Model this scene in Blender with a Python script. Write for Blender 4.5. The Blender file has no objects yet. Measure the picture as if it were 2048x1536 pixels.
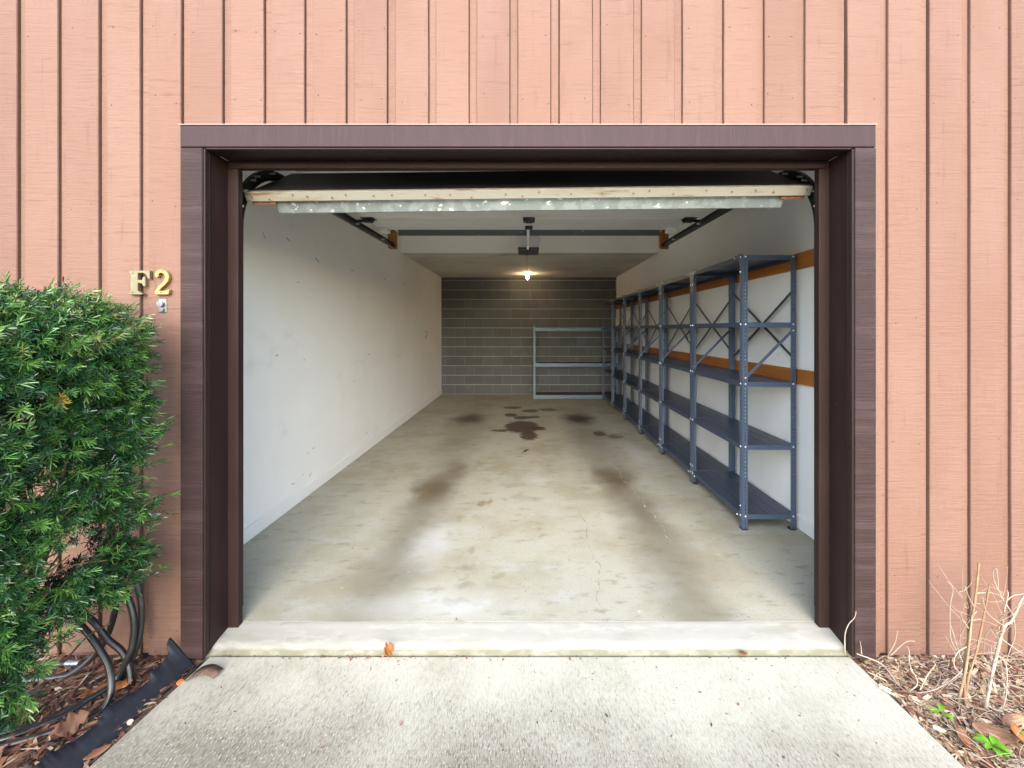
import bpy, bmesh, math, random
from mathutils import Vector, Matrix, noise as mnoise
random.seed(7)
R = math.radians
S = bpy.context.scene
COL = S.collection

# ------------------------------------------------------------------ camera, sky, sun, exposure
FPX = 830.0                       # focal length in pixels of a 2048 px wide picture
cam_d = bpy.data.cameras.new('camera'); cam = bpy.data.objects.new('camera', cam_d); COL.objects.link(cam)
cam.location = (0, 0, 1.4); cam.rotation_euler = (R(90), 0, 0)
cam_d.sensor_width = 36; cam_d.lens = FPX / 2048 * 36
cam_d.shift_x = -31 / 2048; cam_d.shift_y = -110 / 2048
cam_d.clip_start = 0.05; cam_d.clip_end = 1000
S.camera = cam

SUN_EL, SUN_AZ = 26, 6
world = bpy.data.worlds.new('World'); S.world = world; world.use_nodes = True
wn = world.node_tree
bg = wn.nodes['Background']; bg.inputs[1].default_value = 0.15
sky = wn.nodes.new('ShaderNodeTexSky'); sky.sky_type = 'NISHITA'; sky.sun_disc = False
sky.sun_elevation = R(SUN_EL); sky.sun_rotation = R(180 - SUN_AZ)
sky.air_density = 1.0; sky.dust_density = 1.0; sky.ozone_density = 1.0
wn.links.new(sky.outputs[0], bg.inputs[0])

sun_d = bpy.data.lights.new('sun', 'SUN'); sun = bpy.data.objects.new('sun', sun_d); COL.objects.link(sun)
sun_d.energy = 1.5; sun_d.angle = R(70); sun_d.color = (1.0, 0.955, 0.90)
sun.rotation_euler = (R(90 - SUN_EL), 0, R(-SUN_AZ)); sun.location = (-2, -8, 6)

S.view_settings.view_transform = 'Standard'; S.view_settings.look = 'None'
S.view_settings.gamma = 1; S.view_settings.use_curve_mapping = False
S.view_settings.exposure = 2.35
S.render.engine = 'CYCLES'
S.cycles.use_denoising = True
S.cycles.max_bounces = 16; S.cycles.diffuse_bounces = 10; S.cycles.glossy_bounces = 4
S.cycles.caustics_reflective = False; S.cycles.caustics_refractive = False

# ------------------------------------------------------------------ material helpers
class NB:
    def __init__(s, name):
        s.m = bpy.data.materials.new(name); s.m.use_nodes = True
        s.t = s.m.node_tree; s.p = s.t.nodes['Principled BSDF']; s._co = {}
    def n(s, k, **kw):
        x = s.t.nodes.new(k)
        for a, v in kw.items(): setattr(x, a, v)
        return x
    def l(s, a, b): s.t.links.new(a, b)
    def rnd(s):
        if 'r' not in s._co: s._co['r'] = s.n('ShaderNodeObjectInfo').outputs['Random']
        return s._co['r']
    def co(s, shift=True):
        key = 'c%d' % shift
        if key not in s._co:
            tc = s.n('ShaderNodeTexCoord').outputs['Object']
            if shift:
                mu = s.n('ShaderNodeMath', operation='MULTIPLY'); s.l(s.rnd(), mu.inputs[0]); mu.inputs[1].default_value = 57.3
                ad = s.n('ShaderNodeVectorMath', operation='ADD'); s.l(tc, ad.inputs[0]); s.l(mu.outputs[0], ad.inputs[1])
                tc = ad.outputs[0]
            s._co[key] = tc
        return s._co[key]
    def noise(s, scale, stretch=(1, 1, 1), detail=5, rough=0.6, shift=True, dist=0):
        mp = s.n('ShaderNodeMapping'); s.l(s.co(shift), mp.inputs[0]); mp.inputs['Scale'].default_value = stretch
        t = s.n('ShaderNodeTexNoise'); s.l(mp.outputs[0], t.inputs['Vector'])
        t.inputs['Scale'].default_value = scale; t.inputs['Detail'].default_value = detail
        t.inputs['Roughness'].default_value = rough; t.inputs['Distortion'].default_value = dist
        return t.outputs['Fac']
    def rng(s, v, a, b, c=0.0, d=1.0, smooth=True):
        r = s.n('ShaderNodeMapRange'); r.interpolation_type = 'SMOOTHSTEP' if smooth else 'LINEAR'
        s.l(v, r.inputs[0])
        for i, x in enumerate((a, b, c, d)): r.inputs[1 + i].default_value = x
        return r.outputs[0]
    def math(s, op, a, b=None):
        m = s.n('ShaderNodeMath', operation=op)
        for i, x in enumerate((a, b)):
            if x is None: continue
            if isinstance(x, (int, float)): m.inputs[i].default_value = x
            else: s.l(x, m.inputs[i])
        return m.outputs[0]
    def mix(s, f, a, b):
        m = s.n('ShaderNodeMix', data_type='RGBA')
        for i, x in ((0, f), (6, a), (7, b)):
            if isinstance(x, (int, float)): m.inputs[i].default_value = x
            elif isinstance(x, tuple): m.inputs[i].default_value = (*x, 1)
            else: s.l(x, m.inputs[i])
        return m.outputs[2]

def mat(name, base, rough=0.6, metal=0.0, layers=(), bumps=(), rnd=0.08, shift=True, spec=0.5, hook=None):
    """base colour, then layers (colour, scale, stretch, lo, hi, amount) laid over it by noise; bumps (scale, stretch, strength, distance)"""
    b = NB(name); b.p.inputs['Roughness'].default_value = rough; b.p.inputs['Metallic'].default_value = metal
    b.p.inputs['Specular IOR Level'].default_value = spec
    c = base
    if rnd:
        f = b.rng(b.rnd(), 0, 1, 0, 1, False)
        c = b.mix(f, tuple(x * (1 - rnd) for x in base), tuple(min(1, x * (1 + rnd)) for x in base))
    for (lc, sc, st, lo, hi, am) in layers:
        f = b.rng(b.noise(sc, st, shift=shift), lo, hi, 0, am)
        c = b.mix(f, c, lc)
    if hook: c = hook(b, c)
    if isinstance(c, tuple): b.p.inputs['Base Color'].default_value = (*c, 1)
    else: b.l(c, b.p.inputs['Base Color'])
    nrm = None
    for (sc, st, stg, di) in bumps:
        bp = b.n('ShaderNodeBump'); bp.inputs['Strength'].default_value = stg; bp.inputs['Distance'].default_value = di
        b.l(b.noise(sc, st, detail=6, rough=0.65, shift=shift), bp.inputs['Height'])
        if nrm: b.l(nrm, bp.inputs['Normal'])
        nrm = bp.outputs[0]
    if nrm: b.l(nrm, b.p.inputs['Normal'])
    return b.m

ONE = (1, 1, 1)
M = {}
# ------------------------------------------------------------------ mesh helpers
class MB:
    def __init__(s): s.v = []; s.f = []; s.mi = []
    def add(s, vs, fs, mi=0):
        o = len(s.v); s.v += [tuple(v) for v in vs]
        for f in fs: s.f.append(tuple(i + o for i in f)); s.mi.append(mi)
        return s
    def box(s, x0, x1, y0, y1, z0, z1, mi=0):
        vs = [(x, y, z) for z in (z0, z1) for y in (y0, y1) for x in (x0, x1)]
        return s.add(vs, [(0, 2, 3, 1), (4, 5, 7, 6), (0, 1, 5, 4), (2, 6, 7, 3), (0, 4, 6, 2), (1, 3, 7, 5)], mi)
    def prism(s, poly, fn0, fn1, mi=0):
        n = len(poly); vs = [fn0(*p) for p in poly] + [fn1(*p) for p in poly]
        fs = [tuple(range(n))[::-1], tuple(range(n, 2 * n))] + [(i, (i + 1) % n, n + (i + 1) % n, n + i) for i in range(n)]
        return s.add(vs, fs, mi)
    def bar(s, a, b, w, t, up=(0, 0, 1), mi=0):
        """flat bar from a to b, w wide across UP x axis, t thick"""
        a, b = Vector(a), Vector(b); d = (b - a).normalized(); n = Vector(up)
        n = (n - d * n.dot(d)).normalized(); sd = d.cross(n)
        vs = []
        for p in (a, b):
            for i, j in ((-1, -1), (1, -1), (1, 1), (-1, 1)): vs.append(p + sd * (w / 2 * i) + n * (t / 2 * j))
        return s.add(vs, [(3, 2, 1, 0), (4, 5, 6, 7)] + [(i, (i + 1) % 4, 4 + (i + 1) % 4, 4 + i) for i in range(4)], mi)
    def tube(s, pts, r, seg=8, mi=0, caps=True):
        pts = [Vector(p) for p in pts]; n = len(pts)
        rr = r if isinstance(r, (list, tuple)) else [r] * n
        up = None; vs = []
        for i, p in enumerate(pts):
            d = (pts[min(i + 1, n - 1)] - pts[max(i - 1, 0)])
            d = d.normalized() if d.length > 1e-9 else Vector((0, 0, 1))
            if up is None: up = d.orthogonal().normalized()
            up = up - d * up.dot(d)
            up = up.normalized() if up.length > 1e-6 else d.orthogonal().normalized()
            sd = d.cross(up)
            for k in range(seg):
                a = 2 * math.pi * k / seg
                vs.append(p + (up * math.cos(a) + sd * math.sin(a)) * rr[i])
        fs = [(i * seg + k, i * seg + (k + 1) % seg, (i + 1) * seg + (k + 1) % seg, (i + 1) * seg + k) for i in range(n - 1) for k in range(seg)]
        if caps: fs += [tuple(range(seg))[::-1], tuple((n - 1) * seg + k for k in range(seg))]
        return s.add(vs, fs, mi)
    def cyl(s, a, b, r, seg=12, mi=0): return s.tube([a, b], r, seg, mi)
    def sphere(s, c, r, nu=12, nv=8, sc=(1, 1, 1), mi=0):
        c = Vector(c); vs = [c + Vector((0, 0, r * sc[2]))]
        for j in range(1, nv):
            t = math.pi * j / nv
            for i in range(nu):
                p = 2 * math.pi * i / nu
                vs.append(c + Vector((math.sin(t) * math.cos(p) * r * sc[0], math.sin(t) * math.sin(p) * r * sc[1], math.cos(t) * r * sc[2])))
        vs.append(c - Vector((0, 0, r * sc[2]))); L = len(vs) - 1
        fs = [(0, 1 + i, 1 + (i + 1) % nu) for i in range(nu)]
        fs += [(1 + j * nu + i, 1 + (j + 1) * nu + i, 1 + (j + 1) * nu + (i + 1) % nu, 1 + j * nu + (i + 1) % nu) for j in range(nv - 2) for i in range(nu)]
        fs += [(L, 1 + (nv - 2) * nu + (i + 1) % nu, 1 + (nv - 2) * nu + i) for i in range(nu)]
        return s.add(vs, fs, mi)
    def mesh(s, name, mats, bevel=0, smooth=False, fix=True):
        me = bpy.data.meshes.new(name); me.from_pydata(s.v, [], s.f)
        for m in (mats if isinstance(mats, (list, tuple)) else [mats]): me.materials.append(M[m] if isinstance(m, str) else m)
        me.polygons.foreach_set('material_index', s.mi)
        if bevel or fix:
            bm = bmesh.new(); bm.from_mesh(me)
            if fix: bmesh.ops.recalc_face_normals(bm, faces=bm.faces)
            if bevel:
                bmesh.ops.bevel(bm, geom=list(bm.edges), offset=bevel, offset_type='OFFSET', segments=1, profile=0.5, affect='EDGES', clamp_overlap=True)
            bm.to_mesh(me); bm.free()
        if smooth: me.polygons.foreach_set('use_smooth', [True] * len(me.polygons))
        me.update(); return me
    def obj(s, name, mats, parent=None, bevel=0, smooth=False, fix=True):
        return link(name, s.mesh(name, mats, bevel, smooth, fix), parent)

def link(name, data, parent=None):
    o = bpy.data.objects.new(name, data); COL.objects.link(o)
    if parent is not None: o.parent = parent
    return o
def thing(name, label, cat, loc=(0, 0, 0), group=None):
    o = link(name, None); o.empty_display_size = 0.1; o.location = loc
    return tag(o, label, cat, group)
def tag(o, label, cat, group=None):
    o['label'] = label; o['category'] = cat
    if group: o['group'] = group
    return o
def kind(o, k): o['kind'] = k; return o
def spline(pts, sub=6):
    pts = [Vector(p) for p in pts]; out = []
    P = [pts[0] * 2 - pts[1]] + pts + [pts[-1] * 2 - pts[-2]]
    for i in range(1, len(P) - 2):
        for k in range(sub):
            t = k / sub; a, b, c, d = P[i - 1], P[i], P[i + 1], P[i + 2]
            out.append(0.5 * ((2 * b) + (c - a) * t + (2 * a - 5 * b + 4 * c - d) * t * t + (3 * b - a - 3 * c + d) * t ** 3))
    out.append(pts[-1]); return out
def at(px, py, d):
    """photo measurement (px, py) at distance d -> place in the scene"""
    return Vector(((px - 1055) * d / FPX, d, 1.4 + (658 - py) * d / FPX))

# ------------------------------------------------------------------ materials
SAW = (0.6, 0.6, 14)
M['siding'] = mat('terracotta_paint', (0.153, 0.084, 0.060), 0.6, spec=.22, rnd=0.09,
    layers=[((0.175, 0.102, 0.077), 1.6, (1, 1, 0.5), 0.38, 0.66, 0.75), ((0.095, 0.044, 0.028), 9, (0.7, 1, 9), 0.56, 0.78, 0.6), ((0.095, 0.046, 0.030), 5, (9, 9, 0.6), 0.58, 0.78, 0.45)],
    bumps=[(9, (0.7, 1, 11), 0.75, 0.005), (38, (0.8, 1, 6), 0.4, 0.002), (7, (14, 1, 0.9), 0.16, 0.003), (48, (1.4, 1, 1), 0.35, 0.003)])
M['siding_gap'] = mat('siding_back', (0.10, 0.045, 0.028), 0.8)
M['trim'] = mat('brown_trim_paint', (0.032, 0.0195, 0.0190), 0.5, spec=.12, rnd=0.04,
    layers=[((0.052, 0.034, 0.035), 4, (0.5, 1, 6), 0.46, 0.68, 0.7), ((0.011, 0.006, 0.006), 10, (0.45, 1, 12), 0.60, 0.74, 0.55), ((0.25, 0.22, 0.21), 60, (1, 1, 1), 0.72, 0.77, 0.7)],
    bumps=[(11, (0.3, 1, 13), 0.65, 0.006), (30, (0.6, 1, 9), 0.5, 0.002)])
M['head_trim'] = mat('brown_head_trim_paint', (0.038, 0.0225, 0.0245), 0.5, spec=.12, rnd=0,
    layers=[((0.052, 0.032, 0.036), 7, (8, 1, 0.6), 0.45, 0.75, 0.6), ((0.032, 0.018, 0.020), 12, (8, 1, 0.7), 0.60, 0.78, 0.4)],
    bumps=[(9, (10, 1, 0.6), 0.3, 0.004), (40, (2, 1, 0.8), 0.4, 0.003)])
M['jamb'] = mat('brown_jamb_paint', (0.023, 0.0130, 0.0115), 0.45, spec=.15, rnd=0.03,
    layers=[((0.034, 0.0195, 0.017), 6, (1, 1, 0.4), 0.4, 0.75, 0.6), ((0.35, 0.29, 0.25), 55, (1, 1, 1), 0.735, 0.775, 0.8)],
    bumps=[(40, (1, 1, 0.4), 0.12, 0.002)])
M['nail'] = mat('rusted_nail', (0.035, 0.018, 0.013), 0.9, spec=.1)
M['flashing'] = mat('white_flashing', (0.42, 0.36, 0.33), 0.6)
M['wall_white'] = mat('white_wall_paint', (0.84, 0.842, 0.835), 0.65, rnd=0, shift=False,
    layers=[((0.74, 0.735, 0.715), 0.8, ONE, 0.42, 0.75, 0.55), ((0.50, 0.49, 0.46), 3.5, (1, 0.8, 1.3), 0.58, 0.80, 0.25), ((0.45, 0.42, 0.36), 14, (1, 0.6, 1.4), 0.66, 0.80, 0.30)],
    bumps=[(60, ONE, 0.05, 0.002), (3, ONE, 0.06, 0.01)])
M['base_white'] = mat('white_baseboard_paint', (0.80, 0.80, 0.79), 0.5, rnd=0, layers=[((0.55, 0.53, 0.48), 6, (1, 1, 3), 0.58, 0.8, 0.4)])
M['soffit'] = mat('soffit_paint', (0.84, 0.835, 0.80), 0.7, rnd=0, shift=False, layers=[((0.66, 0.65, 0.61), 1.1, ONE, 0.45, 0.7, 0.4)])
M['soffit_shaded'] = mat('soffit_paint_shaded', (0.62, 0.60, 0.55), 0.8, rnd=0, shift=False, layers=[((0.40, 0.38, 0.33), 1.1, ONE, 0.45, 0.7, 0.6)])  # underside colour, darker than the soffit face: shade painted in, with blotchy stains
M['tape'] = mat('torn_drywall_tape', (0.42, 0.31, 0.17), 0.8, layers=[((0.22, 0.15, 0.08), 22, ONE, 0.45, 0.7, 0.8)])
M['block'] = mat('grey_block', (0.090, 0.097, 0.102), 0.85, rnd=0.10, layers=[((0.15, 0.158, 0.163), 2.5, ONE, 0.5, 0.75, 0.5), ((0.10, 0.10, 0.10), 40, ONE, 0.55, 0.72, 0.5)], bumps=[(70, ONE, 0.5, 0.004)])
M['mortar'] = mat('mortar', (0.40, 0.40, 0.39), 0.9, rnd=0, layers=[((0.25, 0.25, 0.24), 3, ONE, 0.4, 0.7, 0.6)])
M['steel_blue'] = mat('blue_grey_steel', (0.078, 0.108, 0.165), 0.34, 0.25, rnd=0.05, layers=[((0.115, 0.148, 0.21), 4, ONE, 0.45, 0.75, 0.5), ((0.06, 0.075, 0.105), 9, (1, 0.3, 1), 0.58, 0.8, 0.35)])
M['shelf_steel'] = mat('shelf_tray_steel', (0.040, 0.056, 0.094), 0.40, 0.15, rnd=0.06, layers=[((0.056, 0.074, 0.115), 5, (6, 0.5, 1), 0.45, 0.75, 0.5)])
M['dark_steel'] = mat('dark_brace_steel', (0.045, 0.055, 0.075), 0.45, 0.2)
M['beam_blue'] = mat('pale_blue_beam', (0.075, 0.135, 0.19), 0.45, 0.1, rnd=0.03)
M['bolt'] = mat('zinc_bolt', (0.75, 0.76, 0.78), 0.35, 0.5)
M['black_cap'] = mat('black_plastic', (0.02, 0.02, 0.022), 0.5)
M['deck'] = mat('particle_board', (0.12, 0.085, 0.055), 0.8, layers=[((0.07, 0.05, 0.035), 30, ONE, 0.45, 0.7, 0.7)])
M['pine'] = mat('varnished_pine', (0.34, 0.115, 0.020), 0.4, rnd=0.05,
    layers=[((0.44, 0.17, 0.03), 5, (8, 0.5, 8), 0.45, 0.7, 0.7), ((0.20, 0.06, 0.012), 9, (9, 0.35, 9), 0.6, 0.8, 0.7), ((0.16, 0.05, 0.012), 5, (3, 1.3, 3), 0.73, 0.80, 0.9)])
M['galv'] = mat('galvanised_steel', (0.24, 0.275, 0.27), 0.38, 0.55, rnd=0,
    layers=[((0.36, 0.40, 0.39), 16, ONE, 0.45, 0.6, 0.7), ((0.85, 0.86, 0.83), 26, (1, 2, 1.4), 0.62, 0.68, 0.95), ((0.30, 0.20, 0.10), 5, (1, 1, 4), 0.66, 0.76, 0.6)], bumps=[(26, ONE, 0.35, 0.006)])
M['galv_dark'] = mat('dull_galvanised_steel', (0.10, 0.115, 0.12), 0.45, 0.4, rnd=0, layers=[((0.42, 0.44, 0.44), 30, ONE, 0.65, 0.70, 0.9)])
M['door_out'] = mat('dark_door_paint', (0.012, 0.011, 0.016), 0.5, rnd=0)
M['door_in'] = mat('pale_door_back', (0.62, 0.62, 0.61), 0.5, rnd=0.03, layers=[((0.40, 0.385, 0.35), 2.5, (1, 3, 1), 0.5, 0.75, 0.5)])
M['rail_rust'] = mat('rusty_white_rail', (0.27, 0.26, 0.215), 0.45, 0.1, rnd=0,
    layers=[((0.21, 0.165, 0.08), 3, (1, 5, 5), 0.48, 0.72, 0.75), ((0.15, 0.07, 0.025), 8, (0.6, 4, 4), 0.56, 0.72, 0.9), ((0.10, 0.06, 0.03), 40, ONE, 0.69, 0.73, 0.8)], bumps=[(30, ONE, 0.2, 0.003)])
M['rust'] = mat('rust', (0.23, 0.09, 0.03), 0.85, layers=[((0.09, 0.04, 0.02), 40, ONE, 0.45, 0.7, 0.8)])
M['track'] = mat('dark_track_steel', (0.035, 0.038, 0.047), 0.4, 0.5, layers=[((0.10, 0.11, 0.12), 6, ONE, 0.55, 0.75, 0.5)])
M['white_metal'] = mat('white_metal', (0.72, 0.71, 0.68), 0.5)
M['opener_grey'] = mat('opener_plastic', (0.66, 0.66, 0.63), 0.5, rnd=0)
M['brass'] = mat('brass', (0.30, 0.22, 0.075), 0.42, 0.4, rnd=0.02, layers=[((0.45, 0.32, 0.10), 25, ONE, 0.5, 0.75, 0.5)])
M['old_brass'] = mat('weathered_brass', (0.17, 0.145, 0.085), 0.5, 0.35, rnd=0.02, layers=[((0.36, 0.29, 0.15), 25, ONE, 0.45, 0.75, 0.6)])
M['chrome'] = mat('worn_chrome', (0.30, 0.30, 0.30), 0.35, 0.8, layers=[((0.10, 0.10, 0.10), 90, ONE, 0.5, 0.7, 0.6)])
M['hose'] = mat('black_hose', (0.018, 0.017, 0.017), 0.32, layers=[((0.10, 0.093, 0.086), 7, ONE, 0.50, 0.75, 0.7)], rnd=0.2)
M['edging'] = mat('black_edging_plastic', (0.013, 0.0145, 0.020), 0.5, layers=[((0.04, 0.043, 0.055), 9, ONE, 0.5, 0.75, 0.6), ((0.2, 0.18, 0.16), 60, (1, 0.3, 1), 0.68, 0.76, 0.5)], bumps=[(24, ONE, 0.3, 0.004)])
M['soil'] = mat('soil', (0.10, 0.065, 0.043), 0.95, rnd=0, layers=[((0.17, 0.10, 0.06), 14, ONE, 0.4, 0.65, 0.8), ((0.04, 0.028, 0.02), 40, ONE, 0.5, 0.7, 0.7)], bumps=[(60, ONE, 0.8, 0.01)])
M['dry_soil'] = mat('dry_soil', (0.20, 0.14, 0.09), 0.95, rnd=0, layers=[((0.29, 0.20, 0.13), 14, ONE, 0.4, 0.65, 0.8), ((0.09, 0.055, 0.035), 40, ONE, 0.5, 0.7, 0.7)], bumps=[(60, ONE, 0.8, 0.01)])
M['ground'] = mat('yard_ground', (0.22, 0.21, 0.18), 0.95, rnd=0, layers=[((0.15, 0.16, 0.10), 0.6, ONE, 0.4, 0.65, 0.7)])
CH = {'chip_brown': (0.17, 0.075, 0.045), 'chip_red': (0.24, 0.10, 0.06), 'chip_dark': (0.055, 0.033, 0.025), 'chip_tan': (0.36, 0.235, 0.13), 'chip_pale': (0.55, 0.43, 0.30)}
for k, c in CH.items(): M[k] = mat(k, c, 0.85, rnd=0, layers=[(tuple(x * 0.55 for x in c), 60, ONE, 0.4, 0.7, 0.6)])
GR = {'yew_dark': (0.007, 0.030, 0.017), 'yew_mid': (0.016, 0.068, 0.018), 'yew_light': (0.080, 0.190, 0.034), 'yew_tip_sheen': (0.21, 0.25, 0.085), 'yew_gold': (0.55, 0.38, 0.05)}
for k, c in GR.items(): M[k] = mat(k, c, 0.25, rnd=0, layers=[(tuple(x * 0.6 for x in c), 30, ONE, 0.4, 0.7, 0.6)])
M['bark'] = mat('brown_bark', (0.062, 0.038, 0.021), 0.85, layers=[((0.13, 0.078, 0.036), 30, (1, 1, 0.3), 0.45, 0.7, 0.7)], bumps=[(80, (1, 1, 0.3), 0.6, 0.004)])
M['branch_bark'] = mat('yellow_brown_bark', (0.19, 0.105, 0.045), 0.8, layers=[((0.08, 0.045, 0.022), 24, (1, 1, .5), 0.45, 0.7, 0.8)], bumps=[(80, ONE, 0.5, 0.003)])
M['twig_pale'] = mat('pale_dry_twig', (0.31, 0.255, 0.20), 0.8, layers=[((0.36, 0.25, 0.16), 20, ONE, 0.5, 0.75, 0.7)])
M['stalk'] = mat('dry_stalk', (0.23, 0.135, 0.07), 0.8, rnd=0.15, layers=[((0.34, 0.255, 0.17), 30, (1, 1, 0.25), 0.45, 0.7, 0.8)])
M['seedling'] = mat('bright_green_leaf', (0.12, 0.29, 0.018), 0.45, rnd=0.1)
M['leaf_orange'] = mat('orange_dead_leaf', (0.33, 0.11, 0.025), 0.6, rnd=0.2, layers=[((0.24, 0.08, 0.02), 40, ONE, 0.45, 0.7, 0.8)])
M['leaf_brown'] = mat('brown_dead_leaf', (0.16, 0.068, 0.032), 0.65, rnd=0.2, layers=[((0.12, 0.05, 0.025), 30, ONE, 0.45, 0.7, 0.7)])
M['leaf_big'] = mat('tan_dead_leaf', (0.22, 0.115, 0.05), 0.45, rnd=0.25, layers=[((0.10, 0.042, 0.022), 12, ONE, 0.38, 0.62, 0.9), ((0.32, 0.20, 0.10), 50, (1, 6, 1), 0.6, 0.7, 0.5)], bumps=[(30, (1, 5, 1), 0.6, 0.004)])
M['strap'] = mat('brown_strap', (0.075, 0.045, 0.03), 0.8, layers=[((0.17, 0.10, 0.06), 40, ONE, 0.45, 0.7, 0.7)], bumps=[(80, ONE, 0.5, 0.003)])
M['scuff'] = mat('dark_scuff', (0.12, 0.115, 0.11), 0.8)
b_ = NB('lit_bulb'); b_.p.inputs['Base Color'].default_value = (1, .8, .5, 1); b_.p.inputs['Emission Color'].default_value = (1, 0.70, 0.38, 1); b_.p.inputs['Emission Strength'].default_value = 45; M['bulb'] = b_.m

# concrete: stains are spots of their own on the slab (x, y, half-width, half-length, strength, softness)
def ell(b, P, cx, cy, rx, ry, soft):
    s1 = b.n('ShaderNodeVectorMath', operation='SUBTRACT'); b.l(P, s1.inputs[0]); s1.inputs[1].default_value = (cx, cy, 0)
    s2 = b.n('ShaderNodeVectorMath', operation='MULTIPLY'); b.l(s1.outputs[0], s2.inputs[0]); s2.inputs[1].default_value = (1 / rx, 1 / ry, 0)
    ln = b.n('ShaderNodeVectorMath', operation='LENGTH'); b.l(s2.outputs[0], ln.inputs[0])
    return b.rng(ln.outputs['Value'], 1 - soft, 1.0 + soft * 0.4, 1, 0)
def warped(b, amt, scale):
    t = b.n('ShaderNodeTexNoise'); b.l(b.co(False), t.inputs['Vector']); t.inputs['Scale'].default_value = scale; t.inputs['Detail'].default_value = 5
    s = b.n('ShaderNodeVectorMath', operation='SUBTRACT'); b.l(t.outputs['Color'], s.inputs[0]); s.inputs[1].default_value = (.5, .5, .5)
    m = b.n('ShaderNodeVectorMath', operation='SCALE'); b.l(s.outputs[0], m.inputs[0]); m.inputs['Scale'].default_value = amt
    a = b.n('ShaderNodeVectorMath', operation='ADD'); b.l(b.co(False), a.inputs[0]); b.l(m.outputs[0], a.inputs[1])
    return a.outputs[0]
def floor_stains(b, c):
    W1 = warped(b, 0.30, 3.5); W2 = warped(b, 0.16, 9.0)
    for (cx, cy, rx, ry, st, so, col) in [
        (-0.80, 2.9, 0.24, 1.5, 0.62, 0.9, (0.13, 0.115, 0.08)), (0.86, 2.85, 0.24, 1.5, 0.66, 0.9, (0.13, 0.115, 0.08)),
        (-0.85, 5.4, 0.34, 2.0, 0.42, 0.9, (0.15, 0.135, 0.10)), (0.80, 5.3, 0.34, 1.9, 0.52, 0.9, (0.13, 0.12, 0.095)),
        (-0.84, 3.62, 0.15, 0.34, 0.80, 0.9, (0.10, 0.065, 0.03)), (-0.72, 4.1, 0.16, 0.40, 0.6, 0.9, (0.11, 0.075, 0.035)),
        (0.80, 3.85, 0.20, 0.38, 0.82, 0.9, (0.09, 0.06, 0.03)), (0.89, 3.15, 0.12, 0.28, 0.45, 0.9, (0.11, 0.08, 0.045)),
        (-0.90, 6.5, 0.30, 0.42, 0.85, 0.9, (0.06, 0.042, 0.025)), (0.80, 6.5, 0.28, 0.42, 0.92, 0.8, (0.035, 0.03, 0.025))]:
        f = b.math('MULTIPLY', ell(b, W1, cx, cy, rx, ry, so), st); c = b.mix(f, c, col)
    for (cx, cy, rx, ry, st, col) in [
        (-0.08, 5.95, 0.23, 0.36, 0.9, (0.055, 0.030, 0.020)), (0.02, 5.45, 0.11, 0.22, 0.9, (0.05, 0.028, 0.018)), (-0.38, 5.72, 0.12, 0.07, 0.8, (0.07, 0.045, 0.03)), (0.16, 5.85, 0.10, 0.10, 0.85, (0.05, 0.03, 0.02)),
        (-0.27, 6.75, 0.10, 0.13, 0.85, (0.05, 0.04, 0.03)), (-0.1, 6.55, 0.12, 0.12, 0.8, (0.05, 0.04, 0.03)), (0.1, 6.6, 0.1, 0.1, 0.75, (0.05, 0.04, 0.03)),
        (0.05, 7.1, 0.14, 0.14, 0.75, (0.06, 0.045, 0.03)), (-0.25, 7.4, 0.15, 0.12, 0.7, (0.06, 0.045, 0.03)), (0.35, 7.2, 0.14, 0.12, 0.7, (0.06, 0.05, 0.03)),
        (0.96, 5.55, 0.08, 0.12, 0.85, (0.07, 0.055, 0.035)), (1.14, 5.4, 0.10, 0.1, 0.6, (0.09, 0.07, 0.045)), (-0.03, 4.78, 0.03, 0.05, 0.9, (0.03, 0.025, 0.02)),
        (-0.37, 3.33, 0.035, 0.05, 0.75, (0.16, 0.12, 0.06)), (-0.30, 3.35, 0.03, 0.045, 0.75, (0.17, 0.125, 0.065)), (-0.08, 3.45, 0.08, 0.06, 0.45, (0.2, 0.19, 0.12)), (0.05, 3.42, 0.06, 0.05, 0.4, (0.2, 0.19, 0.12)),
        (-0.12, 3.72, 0.14, 0.05, 0.4, (0.2, 0.165, 0.1)), (-0.36, 2.62, 0.03, 0.04, 0.6, (0.22, 0.19, 0.11)), (-0.35, 2.44, 0.035, 0.04, 0.6, (0.2, 0.19, 0.12)), (-0.33, 2.28, 0.045, 0.04, 0.6, (0.19, 0.175, 0.12)),
        (-0.16, 2.34, 0.035, 0.03, 0.55, (0.21, 0.19, 0.12)), (-0.40, 2.14, 0.03, 0.03, 0.6, (0.2, 0.18, 0.12)), (-0.35, 2.13, 0.045, 0.03, 0.55, (0.2, 0.18, 0.12)), (-0.55, 2.85, 0.03, 0.05, 0.5, (0.2, 0.17, 0.1)), (-0.5, 3.05, 0.035, 0.05, 0.5, (0.2, 0.17, 0.1))]:
        f = b.math('MULTIPLY', ell(b, W2, cx, cy, rx * 1.15, ry * 1.15, 0.30 if cy > 4 else 0.7), st * (1 if cy > 4 else .85)); c = b.mix(f, c, col)
    for (cx, cy, rx, ry, st) in [(-0.62, 2.72, 0.16, 0.28, 0.5), (-0.45, 2.1, 0.5, 0.14, 0.35), (1.25, 4.6, 0.15, 0.5, 0.35), (0.1, 3.9, 0.16, 0.2, 0.35)]:   # white bloom on the slab
        f = b.math('MULTIPLY', ell(b, W1, cx, cy, rx, ry, 0.9), st); c = b.mix(f, c, (0.56, 0.56, 0.56))
    # one thin wandering crack and its pale filling
    sx = b.n('ShaderNodeSeparateXYZ'); b.l(warped(b, 0.22, 2.6), sx.inputs[0])
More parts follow.
